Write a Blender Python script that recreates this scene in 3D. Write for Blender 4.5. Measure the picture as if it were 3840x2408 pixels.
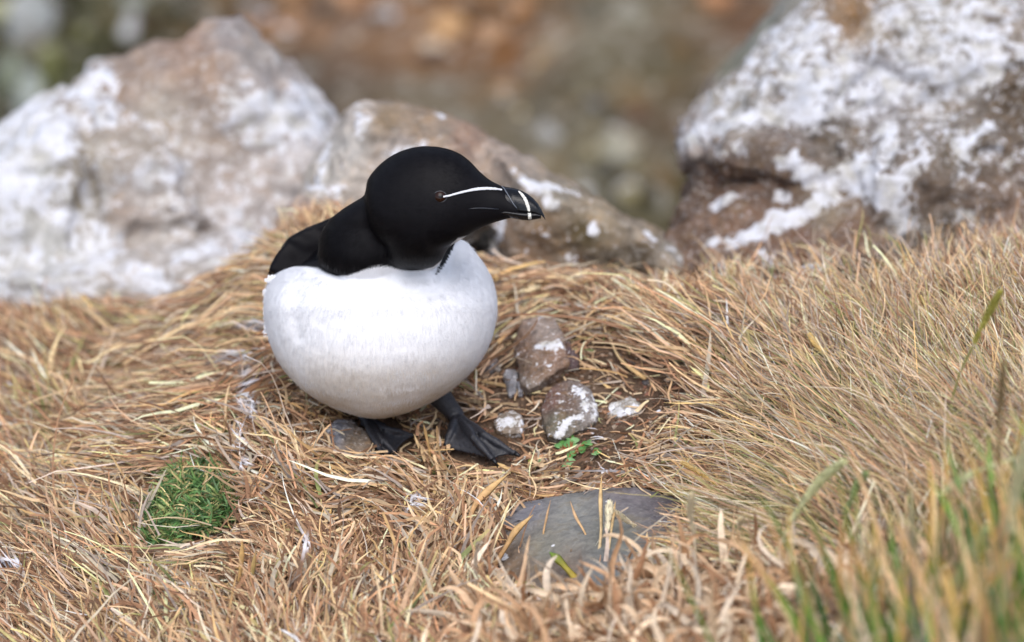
import bpy, bmesh, math, random
import numpy as np
from mathutils import Vector, Matrix, noise as mnoise
from mathutils.bvhtree import BVHTree

random.seed(7)
rng = np.random.default_rng(11)
for o in list(bpy.data.objects):
    bpy.data.objects.remove(o, do_unlink=True)
scene = bpy.context.scene
col = scene.collection

# ------------------------------------------------------------------ camera
PITCH = math.radians(28)
LENS = 160.0
K = 36.0 / LENS / 3840.0            # metres per (photo pixel * metre of distance)
FW = np.array([0, math.cos(PITCH), -math.sin(PITCH)])
UP = np.array([0, math.sin(PITCH), math.cos(PITCH)])
RT = np.array([1.0, 0, 0])
CAM = -(2.5 * FW - 796 * K * 2.5 * UP)     # world origin = turf in front of the bird
cam_data = bpy.data.cameras.new("camera")
cam = bpy.data.objects.new("camera", cam_data)
col.objects.link(cam)
cam.location = CAM
cam.rotation_euler = (math.pi / 2 - PITCH, 0, 0)
cam_data.lens = LENS
cam_data.sensor_width = 36
cam_data.clip_start = 0.1
cam_data.clip_end = 500
cam_data.dof.use_dof = True
cam_data.dof.focus_distance = 2.495
cam_data.dof.aperture_fstop = 6.3
scene.camera = cam

# ------------------------------------------------------------------ light
SUN_EL, SUN_AZ = math.radians(62), math.radians(178)   # azimuth measured from +Y towards +X
world = bpy.data.worlds.new("World")
scene.world = world
world.use_nodes = True
wn = world.node_tree
bg = wn.nodes["Background"]
sky = wn.nodes.new("ShaderNodeTexSky")
sky.sky_type = 'NISHITA'
sky.sun_disc = False
sky.sun_elevation = SUN_EL
sky.sun_rotation = SUN_AZ
sky.air_density = 0.75
sky.dust_density = 2.0
sky.ozone_density = 0.6
hs = wn.nodes.new("ShaderNodeHueSaturation"); hs.inputs["Saturation"].default_value = 0.75
wn.links.new(sky.outputs[0], hs.inputs["Color"]); wn.links.new(hs.outputs[0], bg.inputs[0])   # thin overcast
bg.inputs[1].default_value = 0.15
sl = bpy.data.lights.new("sun", 'SUN')
sl.energy = 1.25
sl.angle = math.radians(60)
sl.color = (1.0, 0.985, 0.97)
so = bpy.data.objects.new("sun", sl)
col.objects.link(so)
sd = Vector((math.sin(SUN_AZ) * math.cos(SUN_EL), math.cos(SUN_AZ) * math.cos(SUN_EL), math.sin(SUN_EL)))
so.rotation_euler = sd.to_track_quat('Z', 'Y').to_euler()
so.location = sd * 5
scene.view_settings.view_transform = 'Standard'
scene.view_settings.look = 'None'
scene.view_settings.exposure = 0.84
scene.view_settings.gamma = 1
scene.view_settings.use_curve_mapping = False
scene.render.engine = 'CYCLES'

# ------------------------------------------------------------------ helpers
def P(px, py, d):
    """point of the place seen at photo pixel (px, py), d metres down the view axis"""
    return CAM + d * (FW + (px - 1920) * K * RT - (py - 1204) * K * UP)

def PN(px, py, d):
    px = np.asarray(px, float); py = np.asarray(py, float); d = np.asarray(d, float)
    return CAM + d[..., None] * (FW + ((px - 1920) * K)[..., None] * RT - ((py - 1204) * K)[..., None] * UP)

def proj(w):
    v = np.asarray(w) - CAM
    d = v @ FW
    return 1920 + (v @ RT) / d / K, 1204 - (v @ UP) / d / K, d

def tag(o, label=None, cat=None, group=None, kind=None):
    if label: o['label'] = label
    if cat: o['category'] = cat
    if group: o['group'] = group
    if kind: o['kind'] = kind
    return o

def link(name, me, mat=None, parent=None):
    o = bpy.data.objects.new(name, me)
    col.objects.link(o)
    if mat is not None and me is not None:
        me.materials.clear(); me.materials.append(mat)
    if parent is not None:
        o.parent = parent
        o.matrix_parent_inverse = parent.matrix_world.inverted() if False else Matrix.Translation(-parent.location)
    return o

def empty(name, loc):
    o = bpy.data.objects.new(name, None)
    o.location = Vector(loc)
    o.empty_display_size = 0.02
    col.objects.link(o)
    return o

def mesh_np(name, V, F, smooth=True, color=None):
    """V (n,3); F (m,k) uniform polygon size; color (n,3) point colours"""
    me = bpy.data.meshes.new(name)
    V = np.ascontiguousarray(V, dtype=np.float32); F = np.ascontiguousarray(F, dtype=np.int32)
    me.vertices.add(len(V)); me.vertices.foreach_set("co", V.ravel())
    m, k = F.shape
    me.loops.add(m * k); me.loops.foreach_set("vertex_index", F.ravel())
    me.polygons.add(m)
    me.polygons.foreach_set("loop_start", np.arange(0, m * k, k, dtype=np.int32))
    me.polygons.foreach_set("loop_total", np.full(m, k, dtype=np.int32))
    me.polygons.foreach_set("use_smooth", np.full(m, smooth, dtype=bool))
    me.update(calc_edges=True)
    if color is not None:
        set_color(me, color)
    return me

def set_color(me, c, name="tint"):
    a = me.color_attributes.get(name) or me.color_attributes.new(name, 'FLOAT_COLOR', 'POINT')
    c = np.asarray(c, dtype=np.float32)
    c4 = np.ones((len(me.vertices), 4), dtype=np.float32); c4[:, :3] = c
    a.data.foreach_set("color", c4.ravel())

def set_attr(me, v, name):
    a = me.attributes.get(name) or me.attributes.new(name, 'FLOAT', 'POINT')
    a.data.foreach_set("value", np.asarray(v, dtype=np.float32))

def coords(me):
    a = np.empty(len(me.vertices) * 3, dtype=np.float32); me.vertices.foreach_get("co", a)
    return a.reshape(-1, 3).astype(float)

def normals(me):
    a = np.empty(len(me.vertices) * 3, dtype=np.float32); me.vertices.foreach_get("normal", a)
    return a.reshape(-1, 3).astype(float)

def srgb(r, g, b):
    c = np.array([r, g, b]) / 255.0
    return tuple(np.where(c <= 0.04045, c / 12.92, ((c + 0.055) / 1.055) ** 2.4))

def vnoise(pts, scale, seed=0.0, octaves=3):
    out = np.empty(len(pts))
    off = Vector((seed * 3.1, seed * 7.7, seed * 1.3))
    for i, p in enumerate(pts):
        out[i] = mnoise.fractal(Vector(p) * scale + off, 1.0, 2.0, octaves)
    return out

def evaluated(me, mods):
    """run modifiers on a mesh, return the new mesh"""
    o = bpy.data.objects.new("tmp", me); col.objects.link(o)
    for kind, kw in mods:
        m = o.modifiers.new(kind, kind)
        for k_, v_ in kw.items(): setattr(m, k_, v_)
    dg = bpy.context.evaluated_depsgraph_get()
    out = bpy.data.meshes.new_from_object(o.evaluated_get(dg))
    bpy.data.objects.remove(o)
    return out

def hull_bm(bm, pts):
    vs = [bm.verts.new(Vector(p)) for p in pts]
    r = bmesh.ops.convex_hull(bm, input=vs)
    junk = [e for e in r['geom_interior'] if isinstance(e, bmesh.types.BMVert)]
    if junk: bmesh.ops.delete(bm, geom=junk, context='VERTS')

def rings_bm(bm, rings):
    """closed loft: rings = list of (n,3) arrays"""
    rows = [[bm.verts.new(Vector(p)) for p in r] for r in rings]
    n = len(rows[0])
    for a, b in zip(rows, rows[1:]):
        for i in range(n):
            bm.faces.new((a[i], a[(i + 1) % n], b[(i + 1) % n], b[i]))
    for row in (rows[0], rows[-1]):
        c = bm.verts.new(sum((v.co for v in row), Vector()) / n)
        for i in range(n):
            bm.faces.new((row[i], row[(i + 1) % n], c))

def tube_bm(bm, pts, radii, n=10):
    pts = [Vector(p) for p in pts]
    rings = []
    ref = Vector((0.13, 0.21, 0.97))
    for i, p in enumerate(pts):
        t = (pts[min(i + 1, len(pts) - 1)] - pts[max(i - 1, 0)]).normalized()
        a = t.cross(ref)
        if a.length < 1e-3: a = t.cross(Vector((1, 0, 0)))
        a.normalize(); b = t.cross(a)
        rings.append([p + (a * math.cos(q) + b * math.sin(q)) * radii[i] for q in np.linspace(0, 2 * math.pi, n, endpoint=False)])
    rings_bm(bm, rings)

def bm_mesh(name, bm, smooth=True):
    bmesh.ops.recalc_face_normals(bm, faces=bm.faces)
    me = bpy.data.meshes.new(name)
    bm.to_mesh(me); bm.free()
    for p in me.polygons: p.use_smooth = smooth
    return me

# ------------------------------------------------------------------ materials
def new_mat(name, rough=0.8, spec=0.3):
    m = bpy.data.materials.new(name); m.use_nodes = True
    nt = m.node_tree; b = nt.nodes["Principled BSDF"]
    b.inputs["Roughness"].default_value = rough
    b.inputs["Specular IOR Level"].default_value = spec
    return m, nt, b

def N(nt, typ, **kw):
    n = nt.nodes.new(typ)
    for k_, v_ in kw.items(): setattr(n, k_, v_)
    return n

def noise_n(nt, scale, detail=5, rough=0.6, vec=None, dist=0.0):
    n = N(nt, "ShaderNodeTexNoise")
    n.inputs["Scale"].default_value = scale; n.inputs["Detail"].default_value = detail
    n.inputs["Roughness"].default_value = rough; n.inputs["Distortion"].default_value = dist
    if vec is not None: nt.links.new(vec, n.inputs["Vector"])
    return n

def ramp(nt, fac, stops, interp='LINEAR'):
    r = N(nt, "ShaderNodeValToRGB"); r.color_ramp.interpolation = interp
    els = r.color_ramp.elements
    while len(els) > 1: els.remove(els[-1])
    els[0].position = stops[0][0]; els[0].color = (*stops[0][1], 1)
    for p_, c_ in stops[1:]:
        e = els.new(p_); e.color = (*c_, 1)
    nt.links.new(fac, r.inputs[0])
    return r

def mixc(nt, fac, a, b, mode='MIX'):
    m = N(nt, "ShaderNodeMix", data_type='RGBA', blend_type=mode)
    for sock, v in ((m.inputs[0], fac), (m.inputs[6], a), (m.inputs[7], b)):
        if isinstance(v, bpy.types.NodeSocket): nt.links.new(v, sock)
        elif isinstance(v, (int, float)): sock.default_value = v
        else: sock.default_value = (*v, 1)
    return m.outputs[2]

def math_n(nt, op, a, b=0.0, clamp=False):
    m = N(nt, "ShaderNodeMath", operation=op); m.use_clamp = clamp
    for s, v in ((m.inputs[0], a), (m.inputs[1], b)):
        if isinstance(v, bpy.types.NodeSocket): nt.links.new(v, s)
        else: s.default_value = v
    return m.outputs[0]

def bump(nt, b, h, strength, dist):
    n = N(nt, "ShaderNodeBump"); n.inputs["Strength"].default_value = strength; n.inputs["Distance"].default_value = dist
    nt.links.new(h, n.inputs["Height"]); nt.links.new(n.outputs[0], b.inputs["Normal"])

def tinted_mat(name, rough=0.7, spec=0.25, transl=0.0, var=0.25, vscale=300):
    """colour from the mesh's own 'tint', broken up by fine grain"""
    m, nt, b = new_mat(name, rough, spec)
    a = N(nt, "ShaderNodeAttribute", attribute_name="tint")
    tc = N(nt, "ShaderNodeTexCoord")
    n = noise_n(nt, vscale, 3, 0.6, tc.outputs["Object"])
    r = ramp(nt, n.outputs[0], [(0.3, (1 - var,) * 3), (0.7, (1 + var * 0.6,) * 3)])
    c = mixc(nt, 1.0, a.outputs["Color"], r.outputs[0], 'MULTIPLY')
    nt.links.new(c, b.inputs["Base Color"])
    if transl:
        tr = N(nt, "ShaderNodeBsdfTranslucent"); nt.links.new(c, tr.inputs[0])
        mx = N(nt, "ShaderNodeMixShader"); mx.inputs[0].default_value = transl
        nt.links.new(b.outputs[0], mx.inputs[1]); nt.links.new(tr.outputs[0], mx.inputs[2])
        nt.links.new(mx.outputs[0], nt.nodes["Material Output"].inputs[0])
    return m

def rock_mat(name, scale=40.0, dark=0.55, speck=(0.62, 0.58, 0.52), speck_amt=0.35, bumpd=0.004, gn=0.55,
             lichen=(0.30, 0.16, 0.05), lichen_amt=0.25):
    m, nt, b = new_mat(name, 0.9, 0.2)
    tc = N(nt, "ShaderNodeTexCoord"); v = tc.outputs["Object"]
    tint = N(nt, "ShaderNodeAttribute", attribute_name="tint").outputs["Color"]
    gu = N(nt, "ShaderNodeAttribute", attribute_name="guano").outputs["Fac"]
    n1 = noise_n(nt, scale, 8, 0.68, v, 0.3); n2 = noise_n(nt, scale * 3.3, 6, 0.7, v); n3 = noise_n(nt, scale * 0.9 + 7, 5, 0.6, v, 0.5)
    c = mixc(nt, 1.0, tint, ramp(nt, n1.outputs[0], [(0.3, (dark,) * 3), (0.5, (0.95,) * 3), (0.72, (1.35, 1.3, 1.22))]).outputs[0], 'MULTIPLY')
    lf = ramp(nt, n3.outputs[0], [(0.54, (0, 0, 0)), (0.64, (lichen_amt,) * 3)]).outputs[0]
    c = mixc(nt, lf, c, lichen)
    sf = ramp(nt, n2.outputs[0], [(0.52, (0, 0, 0)), (0.66, (speck_amt,) * 3)]).outputs[0]
    c = mixc(nt, sf, c, speck)
    # guano: attribute pushed about by noise
    g = math_n(nt, 'ADD', gu, math_n(nt, 'MULTIPLY', math_n(nt, 'SUBTRACT', n1.outputs[0], 0.5), gn * 2.6))
    g = math_n(nt, 'ADD', g, math_n(nt, 'MULTIPLY', math_n(nt, 'SUBTRACT', n2.outputs[0], 0.5), gn * 1.8))
    gf = ramp(nt, g, [(0.42, (0, 0, 0)), (0.62, (0.95,) * 3)]).outputs[0]
    n4 = noise_n(nt, scale * 2.1 + 3, 7, 0.75, v)
    gc = ramp(nt, n3.outputs[0], [(0.35, (0.58, 0.56, 0.51)), (0.52, (0.75, 0.75, 0.78)), (0.66, (0.80, 0.82, 0.88))]).outputs[0]
    gc = mixc(nt, ramp(nt, n4.outputs[0], [(0.34, (0.65,) * 3), (0.46, (0, 0, 0))]).outputs[0], gc, (0.38, 0.35, 0.31))
    c = mixc(nt, gf, c, gc)
    nt.links.new(c, b.inputs["Base Color"])
    h = math_n(nt, 'ADD', n1.outputs[0], math_n(nt, 'MULTIPLY', n2.outputs[0], 0.4))
    bump(nt, b, h, 0.9, bumpd)
    return m

M_GRASS = tinted_mat("dry_grass_blades", 0.6, 0.3, 0.12, 0.25, 260)
M_GREEN = tinted_mat("green_blades", 0.45, 0.4, 0.15, 0.2, 260)
M_ROCK = rock_mat("guano_rock", 75, .5, bumpd=.004, gn=.75)
M_ROCK_SOFT = rock_mat("pale_guano_rock", 62, 0.7, (0.66, 0.64, 0.62), 0.5, 0.006, 0.7)
M_CRAG = rock_mat("crag_rock", 90, .45, (0.60, 0.58, 0.56), 0.55, .005, 1.0, (0.26, 0.17, 0.09), .35)
M_SLATE = rock_mat("slate_stone", 120, 0.6, (0.32, 0.31, 0.29), 0.35, 0.0012, 0.3, (0.15, 0.12, 0.07), 0.4)
M_STONE = rock_mat("small_stone", 170, 0.5, (0.45, 0.41, 0.37), 0.5, 0.0016, 1.3)
M_FAR = rock_mat("far_slope_rock", 11.0, 0.55, (0.46, 0.43, 0.37), 0.6, 0.03, 0.5)

# soil
M_SOIL, nt, b = new_mat("peaty_soil", 0.95, 0.1)
tc = N(nt, "ShaderNodeTexCoord")
n1 = noise_n(nt, 90, 8, 0.7, tc.outputs["Object"]); n2 = noise_n(nt, 420, 5, 0.7, tc.outputs["Object"])
c = ramp(nt, n1.outputs[0], [(0.3, (0.075, 0.045, 0.027)), (0.5, (0.155, 0.10, 0.066)), (0.7, (0.25, 0.175, 0.12))]).outputs[0]
c = mixc(nt, ramp(nt, n2.outputs[0], [(0.58, (0, 0, 0)), (0.7, (0.5,) * 3)]).outputs[0], c, (0.36, 0.28, 0.2))
nt.links.new(c, b.inputs["Base Color"]); bump(nt, b, math_n(nt, 'ADD', n1.outputs[0], n2.outputs[0]), 1.0, 0.004)

# ------------------------------------------------------------------ terrain
ctrl = [  # photo pixel, distance down the view axis
    (1920, 2000, 2.50), (1700, 1700, 2.575), (1500, 1650, 2.59), (2200, 1700, 2.56), (2100, 1400, 2.635), (1950, 1120, 2.735),
    (1400, 1300, 2.70), (1100, 1150, 2.74), (1080, 900, 2.84), (850, 1080, 2.88), (780, 1450, 2.77), (960, 1450, 2.66), (1050, 1700, 2.56),
    (700, 1900, 2.54), (100, 1500, 2.84), (0, 1180, 2.97), (450, 1180, 2.95), (450, 1500, 2.80), (100, 1900, 2.64), (400, 2150, 2.50), (700, 2350, 2.44),
    (1300, 2100, 2.48), (1300, 2380, 2.41), (2000, 2350, 2.37), (2400, 1900, 2.50), (2600, 1500, 2.57), (2350, 1150, 2.70), (2700, 1080, 2.74),
    (3100, 1050, 2.72), (3100, 1400, 2.56), (3700, 1000, 2.69), (3700, 1300, 2.54), (3000, 1800, 2.46), (3600, 1700, 2.38), (3000, 2200, 2.33), (3750, 2250, 2.21),
    (200, 2800, 2.36), (700, 2800, 2.30), (2000, 2800, 2.20), (3700, 2800, 2.00), (-500, 1300, 3.0), (-500, 2100, 2.72), (-500, 2800, 2.45),
    (4300, 1000, 2.62), (4400, 1500, 2.40), (4400, 2300, 2.1), (4300, 2900, 1.9)]
cw = np.array([P(*c_) for c_ in ctrl])
def _phi(r2): return 0.5 * r2 * np.log(r2 + 1e-9)
_n = len(cw)
_A = np.zeros((_n + 3, _n + 3)); _d2 = ((cw[:, None, :2] - cw[None, :, :2]) ** 2).sum(-1)
_A[:_n, :_n] = _phi(_d2) + 0.0006 * np.eye(_n)
_A[:_n, _n] = 1; _A[:_n, _n + 1:] = cw[:, :2]; _A[_n, :_n] = 1; _A[_n + 1:, :_n] = cw[:, :2].T
_w = np.linalg.solve(_A, np.concatenate([cw[:, 2], np.zeros(3)]))
edge = np.array([P(*e_) for e_ in [(-900, 1200, 3.05), (0, 1175, 2.98), (500, 1165, 2.96), (850, 1040, 2.92), (1080, 850, 2.89), (1350, 850, 2.88),
                                   (1900, 1062, 2.765), (2400, 1080, 2.75), (2800, 1040, 2.79), (3300, 1010, 2.78), (3840, 960, 2.76), (4600, 930, 2.74)]])
GX0, GX1, GY0, GY1, GS = -0.75, 0.75, -0.65, 1.0, 0.005
gx = np.arange(GX0, GX1 + 1e-6, GS); gy = np.arange(GY0, GY1 + 1e-6, GS)
XX, YY = np.meshgrid(gx, gy)
def h_raw(x, y):
    sh = x.shape; x = x.ravel(); y = y.ravel()
    yc = np.clip(y, -0.5, 0.62); xc = np.clip(x, -0.45, 0.42)
    r2 = (xc[:, None] - cw[None, :, 0]) ** 2 + (yc[:, None] - cw[None, :, 1]) ** 2
    z = _phi(r2) @ _w[:_n] + _w[_n] + xc * _w[_n + 1] + yc * _w[_n + 2]
    ye = np.interp(x, edge[:, 0], edge[:, 1])
    t = y - ye - 0.03
    z -= 1.1 * 0.03 * np.log1p(np.exp(np.clip(t / 0.03, -30, 30)))
    return z.reshape(sh)
HZ = h_raw(XX, YY)
_pn = np.array([mnoise.fractal(Vector((x * 14, y * 14, 3.3)), 1.0, 2.0, 4) for x, y in zip(XX.ravel()[::1], YY.ravel()[::1])]).reshape(XX.shape)
_tf = np.array([mnoise.fractal(Vector((x * 24, y * 15, 9.1)), 1.0, 2.0, 2) for x, y in zip(XX.ravel(), YY.ravel())]).reshape(XX.shape)
HZ = HZ + 0.0045 * _pn + 0.0065 * _tf
def H(x, y):
    fx = np.clip((np.asarray(x) - GX0) / GS, 0, len(gx) - 1.001); fy = np.clip((np.asarray(y) - GY0) / GS, 0, len(gy) - 1.001)
    i = fx.astype(int); j = fy.astype(int); a = fx - i; b_ = fy - j
    return (HZ[j, i] * (1 - a) * (1 - b_) + HZ[j, i + 1] * a * (1 - b_) + HZ[j + 1, i] * (1 - a) * b_ + HZ[j + 1, i + 1] * a * b_)
_ds = np.arange(1.85, 3.4, 0.002)
def G(px, py, lift=0.0):
    """where the line of sight at a photo pixel meets the turf"""
    pts = PN(np.full_like(_ds, px), np.full_like(_ds, py), _ds)
    below = pts[:, 2] < H(pts[:, 0], pts[:, 1])
    i = int(np.argmax(below)) if below.any() else len(_ds) - 1
    p = pts[i].copy(); p[2] += lift
    return p
nx, ny = len(gx), len(gy)
idx = np.arange(nx * ny).reshape(ny, nx)
F = np.stack([idx[:-1, :-1], idx[:-1, 1:], idx[1:, 1:], idx[1:, :-1]], -1).reshape(-1, 4)
V = np.stack([XX, YY, HZ], -1).reshape(-1, 3)
ground = link("ground", mesh_np("ground", V, F), M_SOIL)
tag(ground, kind='structure')
ground['label'] = 'bare brown soil of the grassy clifftop ledge'

# ------------------------------------------------------------------ far slope below and behind
def ctrl_color(pts, cols, pos, power=3.0):
    d2 = ((pos[:, None, :] - pts[None, :, :]) ** 2).sum(-1) + 1e-6
    w = d2 ** (-power / 2); w /= w.sum(1, keepdims=True)
    return w @ cols

sx = np.linspace(-9, 9, 181); sy = np.concatenate([np.linspace(0.8, 7, 125), np.linspace(7.2, 60, 60)])
SX, SY = np.meshgrid(sx, sy)
def slope_z(x, y):
    return -1.62 + np.minimum((y - 1.8) * 0.30, 6.5) + 0.10 * np.sin(x * 1.3 + 0.6) * np.clip((y - 1), 0, 2) * 0.5
SZ = slope_z(SX, SY)
fr = np.array([mnoise.fractal(Vector((x * 1.1, y * 1.1, 0.3)), 1.0, 2.0, 5) for x, y in zip(SX.ravel(), SY.ravel())]).reshape(SX.shape)
SZ = SZ + 0.16 * fr
SV = np.stack([SX, SY, SZ], -1).reshape(-1, 3)
ii = np.arange(SX.size).reshape(SX.shape)
SF = np.stack([ii[:-1, :-1], ii[:-1, 1:], ii[1:, 1:], ii[1:, :-1]], -1).reshape(-1, 4)
far_me = mesh_np("slope", SV, SF)
zc = [(60, 60, (112, 112, 84)), (300, 60, (105, 103, 66)), (150, 300, (96, 98, 60)), (430, 330, (70, 66, 40)), (60, 500, (96, 94, 52)), (500, 150, (82, 78, 52)), (700, 60, (92, 84, 62)),
      (1000, 100, (142, 108, 80)), (1300, 60, (160, 120, 88)), (1650, 60, (176, 130, 88)), (1750, 200, (182, 128, 78)), (1950, 150, (165, 112, 66)), (1400, 230, (150, 118, 92)), (1150, 330, (112, 104, 88)),
      (1500, 340, (118, 106, 88)), (2200, 120, (150, 142, 118)), (2450, 60, (142, 130, 104)), (2700, 60, (132, 96, 70)), (2300, 350, (134, 124, 98)), (2100, 450, (138, 128, 104)), (2550, 300, (118, 106, 76)),
      (2450, 450, (112, 92, 72)), (2000, 600, (142, 130, 106)), (2300, 600, (136, 128, 100)), (2450, 780, (102, 94, 62)), (2200, 750, (140, 132, 106)), (1700, 400, (140, 128, 104)), (2560, 840, (92, 82, 50))]
def on_slope(px, py):
    ds = np.arange(3.0, 16, 0.01); pts = PN(np.full_like(ds, px), np.full_like(ds, py), ds)
    b_ = pts[:, 2] < slope_z(pts[:, 0], pts[:, 1])
    return pts[int(np.argmax(b_))], float(ds[int(np.argmax(b_))])
zp = np.array([on_slope(a, b_)[0] for a, b_, _ in zc]); zcol = np.array([srgb(*c_) for *_, c_ in zc])
set_color(far_me, ctrl_color(zp[:, :2], zcol, SV[:, :2], 4.0) * 0.50)
set_attr(far_me, np.zeros(len(SV)), "guano")
slope = link("slope", far_me, M_FAR); tag(slope, 'out-of-focus rocky brown and olive hillside beyond the ledge', kind='structure')

def boulder_mesh(name, center, radii, seed, rough=0.25, sub=3, rot=0.0):
    bm = bmesh.new()
    r_ = random.Random(seed)
    pts = []
    for i in range(16):
        v = Vector((r_.gauss(0, 1), r_.gauss(0, 1), r_.gauss(0, 1))).normalized() * r_.uniform(0.8, 1.1)
        pts.append((v.x * radii[0], v.y * radii[1], v.z * radii[2]))
    hull_bm(bm, pts)
    bmesh.ops.triangulate(bm, faces=bm.faces)
    for _ in range(sub):
        bmesh.ops.subdivide_edges(bm, edges=bm.edges, cuts=1, use_grid_fill=True, smooth=0.35)
    R_ = Matrix.Rotation(rot, 3, 'Y')
    s = 1.0 / max(radii)
    for v in bm.verts:
        d = mnoise.fractal(v.co * s * 1.6 + Vector((seed, seed * 2, 0)), 1.0, 2.0, 4)
        v.co += v.co.normalized() * d * rough * min(radii) * 0.6
        v.co = R_ @ v.co
        v.co += Vector(center)
    return bm_mesh(name, bm)

# background boulders: photo pixel, half-size in pixels, colour, guano amount, what it is
far_rocks = [
    (110, 110, 95, 130, (176, 180, 178), .35, 'blurred pale boulder streaked white at the upper left corner'),
    (30, 330, 60, 90, (150, 160, 140), .2, 'blurred grey boulder at the left edge below the corner one'),
    (120, 420, 45, 150, (160, 168, 160), .3, 'blurred long leaning pale stone above the white boulder'),
    (505, 45, 60, 60, (150, 152, 140), .2, 'blurred grey stone left of the boulder peak'),
    (760, 40, 60, 50, (138, 132, 116), .1, 'blurred grey brown stone above the boulder peak'),
    (960, 90, 55, 60, (140, 125, 118), .15, 'blurred mauve grey stone right of the boulder peak'),
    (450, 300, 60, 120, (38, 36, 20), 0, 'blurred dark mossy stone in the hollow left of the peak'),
    (1340, 225, 60, 50, (215, 185, 150), .1, 'blurred cream stone in the brown scree'),
    (1660, 130, 75, 55, (225, 180, 130), .0, 'blurred tan stone high in the orange scree'),
    (1840, 160, 65, 50, (215, 172, 134), .0, 'blurred pink tan stone beside the tan one'),
    (1620, 260, 70, 45, (70, 52, 42), 0, 'blurred dark brown stone under the orange scree'),
    (1200, 310, 95, 50, (108, 104, 98), .0, 'blurred slate grey stone behind the boulder peak'),
    (1420, 350, 60, 45, (150, 150, 150), .2, 'blurred pale grey stone over the middle rock'),
    (1905, 425, 50, 50, (200, 196, 186), .45, 'blurred round whitish stone behind the head'),
    (2070, 240, 90, 60, (165, 152, 130), .2, 'blurred pale olive stone in the upper middle'),
    (2330, 150, 150, 70, (150, 145, 128), .2, 'blurred broad grey slab in the upper middle'),
    (2560, 190, 60, 60, (170, 168, 160), .3, 'blurred pale stone left of the ochre one'),
    (2480, 340, 52, 56, (222, 186, 120), .0, 'blurred round ochre stone'),
    (2370, 330, 60, 60, (96, 88, 60), .0, 'blurred olive stone left of the ochre one'),
    (2240, 440, 90, 45, (104, 104, 104), .0, 'blurred blue grey stone in the middle distance'),
    (2400, 470, 80, 40, (96, 70, 52), .0, 'blurred dark brown stone below the ochre one'),
    (2070, 545, 55, 55, (190, 188, 182), .45, 'blurred whitish stone right of the head'),
    (1740, 330, 80, 40, (150, 138, 112), .15, 'blurred buff stone above the head'),
    (2330, 590, 100, 50, (160, 156, 136), .3, 'blurred pale green grey stone above the dark hollow'),
    (2360, 750, 55, 50, (196, 192, 184), .5, 'blurred whitish stone left of the dark hollow'),
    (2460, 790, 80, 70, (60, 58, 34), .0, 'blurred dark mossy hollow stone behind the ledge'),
]
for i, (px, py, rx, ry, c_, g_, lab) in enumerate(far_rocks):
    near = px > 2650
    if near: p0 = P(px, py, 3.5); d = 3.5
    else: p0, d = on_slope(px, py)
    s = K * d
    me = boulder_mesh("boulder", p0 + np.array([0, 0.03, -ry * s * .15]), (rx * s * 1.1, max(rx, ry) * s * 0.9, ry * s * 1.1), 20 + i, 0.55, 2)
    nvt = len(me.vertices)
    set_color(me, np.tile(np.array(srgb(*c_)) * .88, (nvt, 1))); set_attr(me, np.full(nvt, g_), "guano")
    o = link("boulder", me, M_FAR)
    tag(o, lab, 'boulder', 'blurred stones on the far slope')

bs = np.random.default_rng(77)
cpos = np.array([(a, b_) for a, b_, _ in zc], float); ccol = np.array([c_ for *_, c_ in zc], float)
for i in range(130):
    px = bs.uniform(-100, 2750); py = bs.uniform(-40, 860)
    if py > 150 + 0 and px < 1150 and py > 560 - px * .45: py = bs.uniform(-40, 120)
    s0, d = on_slope(px, py); s = K * d
    w = 1 / (((cpos - (px, py)) ** 2).sum(1) + 900) ** 1.5; c_ = (w[:, None] * ccol).sum(0) / w.sum()
    k_ = bs.choice([.55, .75, 1.0, 1.25, 1.5, 1.7], p=[.15, .2, .2, .2, .15, .1]); c_ = np.clip(c_ * k_, 0, 235)
    rad = bs.uniform(16, 60) * s
    me = boulder_mesh("boulder", s0 - np.array([0, 0, rad * .35]), (rad * bs.uniform(.8, 1.6), rad, rad * bs.uniform(.6, 1.1)), 200 + i, .5, 1)
    set_color(me, np.tile(np.array(srgb(*c_)) * .75, (len(me.vertices), 1))); set_attr(me, np.full(len(me.vertices), bs.choice([0, .1, .45], p=[.5, .3, .2])), "guano")
    tag(link("boulder", me, M_FAR), 'small blurred stone lying loose on the far hillside', 'boulder', 'small loose stones on the far hillside')

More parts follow.
